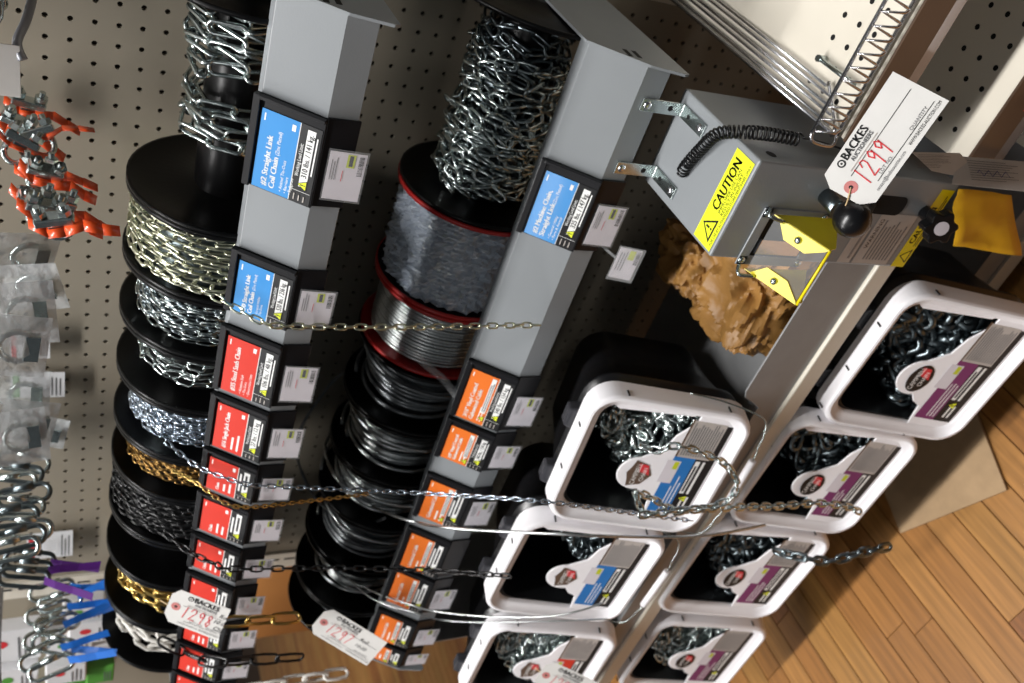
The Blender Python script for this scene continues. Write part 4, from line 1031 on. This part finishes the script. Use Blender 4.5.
for i in range(10):
    o = po_ if i == 0 else copy_tree(po_)
    o.location = (-.105 + random.uniform(-.02, .02) , -.02 - i * .027, 1.408 + random.uniform(-.014, .016) - (.012 if i > 6 else 0)); o.rotation_euler = (random.uniform(-.5, .5), random.uniform(1.1, 2.1), random.uniform(-.6, .6))
    o.scale = (.82,) * 3; o['label'] = 'zinc wire rope clip with an orange ribbon tag on a peg hook'; o['group'] = 'clips with orange ribbons'
hook('grey peg hook carrying the clips with orange ribbons', -.105, 1.47, .30)
# white price ticket by the hook
b = MB(); c0 = at(2, 70, 'y', -.20); b.box(c0, (.052, .001, .03), m_paper); o = b.build('price_ticket', bevel=.0003); tag(o, 'plain white ticket beside the grey peg hook', 'ticket')
# bagged clips with white cards
def bag(loc, rot, label, grp, kind, mtl):
    t = thing('bagged_part', label, 'package', loc, grp); l = Vector(loc)
    b = MB(); vs = []; fs = []; nx, nz = 6, 8
    for s_ in (-1, 1):
        o_ = len(vs)
        for i in range(nx + 1):
            for j in range(nz + 1):
                x = (i / nx - .5) * .075; z = -.05 + j / nz * .10; d = .009 * math.sin(PI * i / nx) * math.sin(PI * j / nz) + .0006
                vs.append(l + Vector((x, s_ * d + random.uniform(-.001, .001), z)))
        for i in range(nx):
            for j in range(nz):
                q = o_ + i * (nz + 1) + j; fs.append((q, q + nz + 1, q + nz + 2, q + 1))
    b.add(vs, fs, m_clearb, True); b.build('bag', t)
    b = MB(); b.box(l + Vector((0, -.011, .035)), (.068, .0006, .03), m_paper); b.build('header_card', t)
    p = Print(l + Vector((-.034, -.0113, .02)), X1, Z1); p.bars(.006, .012, .04, .026, 3, m_redink if kind else m_grink, .3, .3).vbars(.03, .002, .06, .010, 16, m_ink); p.mb.build('card_print', t)
    b = MB(); u = [l + Vector((.018 * math.cos(a), 0, -.02 + .018 * math.sin(a))) for a in [2 * PI * i / 14 for i in range(14)]]; b.tube(u, .0038, mtl, 6, closed=True); b.box(l + Vector((.0, 0, -.034)), (.03, .012, .014), mtl); b.build('fitting', t)
    t.rotation_euler = rot
    return t
for i, (px, py, y) in enumerate(((22, 255, -.10), (28, 288, -.15), (18, 315, -.21), (8, 345, -.26), (20, 395, -.10), (25, 425, -.15), (15, 440, -.2), (42, 430, -.03))):
    loc = at(px - 12, py, 'y', y)
    bag(loc, (random.uniform(-.2, .2), random.uniform(-.3, .3), random.uniform(-.4, .4)), 'clear bag with a zinc fitting and white header card on the pegboard', 'bagged fittings on the pegboard', i % 2, m_zinc)
# snap links
def ring_hook(loc, rot, label, grp, ribbon=None, mtl=m_zinc):
    t = thing('snap_link', label, 'snap link', loc, grp); l = Vector(loc)
    b = MB(); pts = [l + Vector((x, 0, z)) for x, z in rsq(.034, .0115, 5, hx=.0125)]
    b.tube(pts, .0036, mtl, 8, closed=True); b.build('link_body', t)
    b = MB(); b.cyl(l + Vector((.0125, 0, -.014)), l + Vector((.0125, 0, .012)), .0055, mtl, 10); b.build('screw_sleeve', t)
    if ribbon:
        b = MB(); dx = random.uniform(-.02, .02); pts = [(0, -.004, -.028), (dx * .3, -.008, -.045), (dx * .6, -.010, -.070), (dx, -.016, -.100)]
        for a, c in zip(pts, pts[1:]):
            a = Vector(a) + l; c = Vector(c) + l; b.add([a + Vector((-.006, .002, 0)), a + Vector((.006, -.002, 0)), c + Vector((.006, -.002, 0)), c + Vector((-.006, .002, 0))], [(0, 1, 2, 3)], ribbon, False)
        o = b.build('ribbon_tag', t); so_ = o.modifiers.new('thick', 'SOLIDIFY'); so_.thickness = .0008
    t.rotation_euler = rot; return t
for i in range(9):
    y = -.04 - i * .026; loc = at(24 - (i % 3) * 7, 462 + i * 11, 'y', y)
    ring_hook(loc, (random.uniform(-.2, .2), random.uniform(-.25, .25), random.uniform(.6, 1.4)), 'zinc snap link in a row on a peg hook', 'plain snap links', None, m_dkzinc if i % 2 else m_zinc)
hook('grey peg hook carrying the plain snap links', at(0, 470, 'y', -.04).x, 1.50, .28)
for i in range(3):
    loc = at(30 - i * 3, 560 + i * 9, 'y', -.12 - i * .02)
    ring_hook(loc, (random.uniform(-.1, .1), .2, random.uniform(.5, 1.2)), 'zinc snap link with a purple ribbon tag', 'snap links with purple ribbons', m_ptag, m_dkzinc)
for i in range(8):
    loc = at(52 + (i % 2) * 10 - i * 1.5, 590 + i * 11, 'y', -.06 - i * .02)
    ring_hook(loc, (random.uniform(-.3, .3), random.uniform(-.4, .4), random.uniform(.5, 1.4)), 'zinc snap link with a bright blue ribbon tag', 'snap links with blue ribbons', m_btag)
for k, (x, l_) in enumerate(((-.99, 'grey peg hook with the purple ribbon links'), (-1.055, 'grey peg hook with the blue ribbon links'))): hook(l_, x, 1.47, .26)
# back-row cards flat on the board
for i, (px, py, w_, h_) in enumerate(((38, 385, .05, .07), (50, 545, .07, .07), (30, 345, .05, .05))):
    c0 = at(px, py, 'y', -.012); t = thing('blister_card', 'pale blister card hanging flat against the pegboard', 'package', c0, 'blister cards on the pegboard')
    b = MB(); b.box(c0, (w_, .0012, h_), m_pkg); b.build('card', t); b = MB(); b.lathe([(0, .016), (.006, .013), (.008, 0)], c0 + Vector((0, -.0006, .004)), (0, -1, 0), m_clear, 14); b.build('blister', t)
    p = Print(c0 + Vector((-w_ / 2, -.0006, -h_ / 2)), X1, Z1); p.bars(.004, h_ * .05, w_ * .9, h_ * .28, 3, m_grink, .3, .3); p.rect(.002, h_ * .84, w_ - .002, h_ * .96, m_green if i == 0 else m_redink); p.mb.build('card_print', t)

# packaged stock added out of view above the frame, shading the pegboard below
for k, x in enumerate((.09, .19, .29, .39)):
    for j in range(4):
        c0 = Vector((x + random.uniform(-.005, .005), -.05 - j * .065, 1.575 + random.uniform(-.01, .01)))
        t = thing('hanging_package', 'unseen packaged hardware added above the grey peg hook to shade the pegboard', 'package', c0, 'packages above the reels')
        b = MB(); b.box(c0, (.085, .035, .16), m_pkg); b.build('pack', t, bevel=.004)
        b = MB(); b.box(c0 + Vector((0, 0, .095)), (.07, .001, .03), m_paper); b.build('header_card', t)
# ================================================================== BEYOND THE RACK'S LEFT END
def carton(label, c, d, mt, rz, strip=None, cat='box'):
    t = thing('carton', label, cat, (c[0], c[1], c[2] - d[2] / 2))
    rot = Matrix.Rotation(rz, 3, 'Z'); b = MB(); b.box(c, d, mt, rot); b.build('box_body', t, bevel=.003)
    b = MB(); b.box(Vector(c) + Vector((0, 0, d[2] / 2 + .0005)), (d[0] * .98, .05, .001), m_lgink, rot); b.build('packing_tape', t)
    if strip:
        b = MB(); b.box(Vector(c) + rot @ Vector((.0, -d[1] / 2 - .0006, d[2] * .1)), (d[0] * .6, .001, d[2] * .4), strip, rot); b.build('front_label', t)
    return t
c0 = at(242, 578, 'y', .62); carton('brown cardboard carton standing on the floor beyond the rack end', (c0.x - .12, c0.y + .2, c0.z / 2), (.46, .4, c0.z), m_box, .15)
b = MB(); b.span((-2.6, .02, 1.05), (-1.1, .04, 2.1), m_peg); struct(b.build('wall_left'))
rowp = []
for i, (px, py, y, w_, h_, mt) in enumerate(((84, 606, -.03, .05, .07, m_pkg), (92, 626, -.04, .07, .08, m_pkg), (70, 640, -.03, .07, .08, m_pkg), (97, 648, -.03, .06, .07, m_pkg), (100, 668, -.05, .06, .05, m_green), (66, 668, -.06, .06, .07, m_pkg), (78, 690, -.04, .07, .06, m_green), (10, 640, -.02, .10, .10, m_pkg), (15, 675, -.03, .09, .08, m_pkg))):
    c0 = at(px, py, 'y', y); t = thing('hanging_package', ('pale' if mt is m_pkg else 'green') + ' package hanging in the next bay beyond the slotted post', 'package', c0, ('pale' if mt is m_pkg else 'green') + ' packages in the next bay')
    b = MB(); b.box(c0, (w_, .03, h_), mt); b.build('pack', t, bevel=.003)
    p = Print(c0 + Vector((-w_ / 2, -.0152, -h_ / 2)), X1, Z1); p.bars(w_ * .1, h_ * .1, w_ * .8, h_ * .4, 3, m_grink, .35, .3); p.ell(w_ * .6, h_ * .65, w_ * .12, h_ * .12, m_redink if i % 2 else m_green); p.mb.build('pack_print', t)

# ================================================================== CARDBOARD ON THE FLOOR
c = [at(1008, 490, 'z', .004), at(902, 533, 'z', .004)]
d = (c[0] - c[1]); nn = Vector((-d.y, d.x, 0)).normalized()
b = MB(); b.prism([c[1], c[0], c[0] + nn * .34 + d * .12, c[1] + nn * .34 + d * .02], (0, 0, .004), m_card); o = b.build('cardboard_sheet'); tag(o, 'flat piece of brown cardboard lying on the wooden floor', 'cardboard')
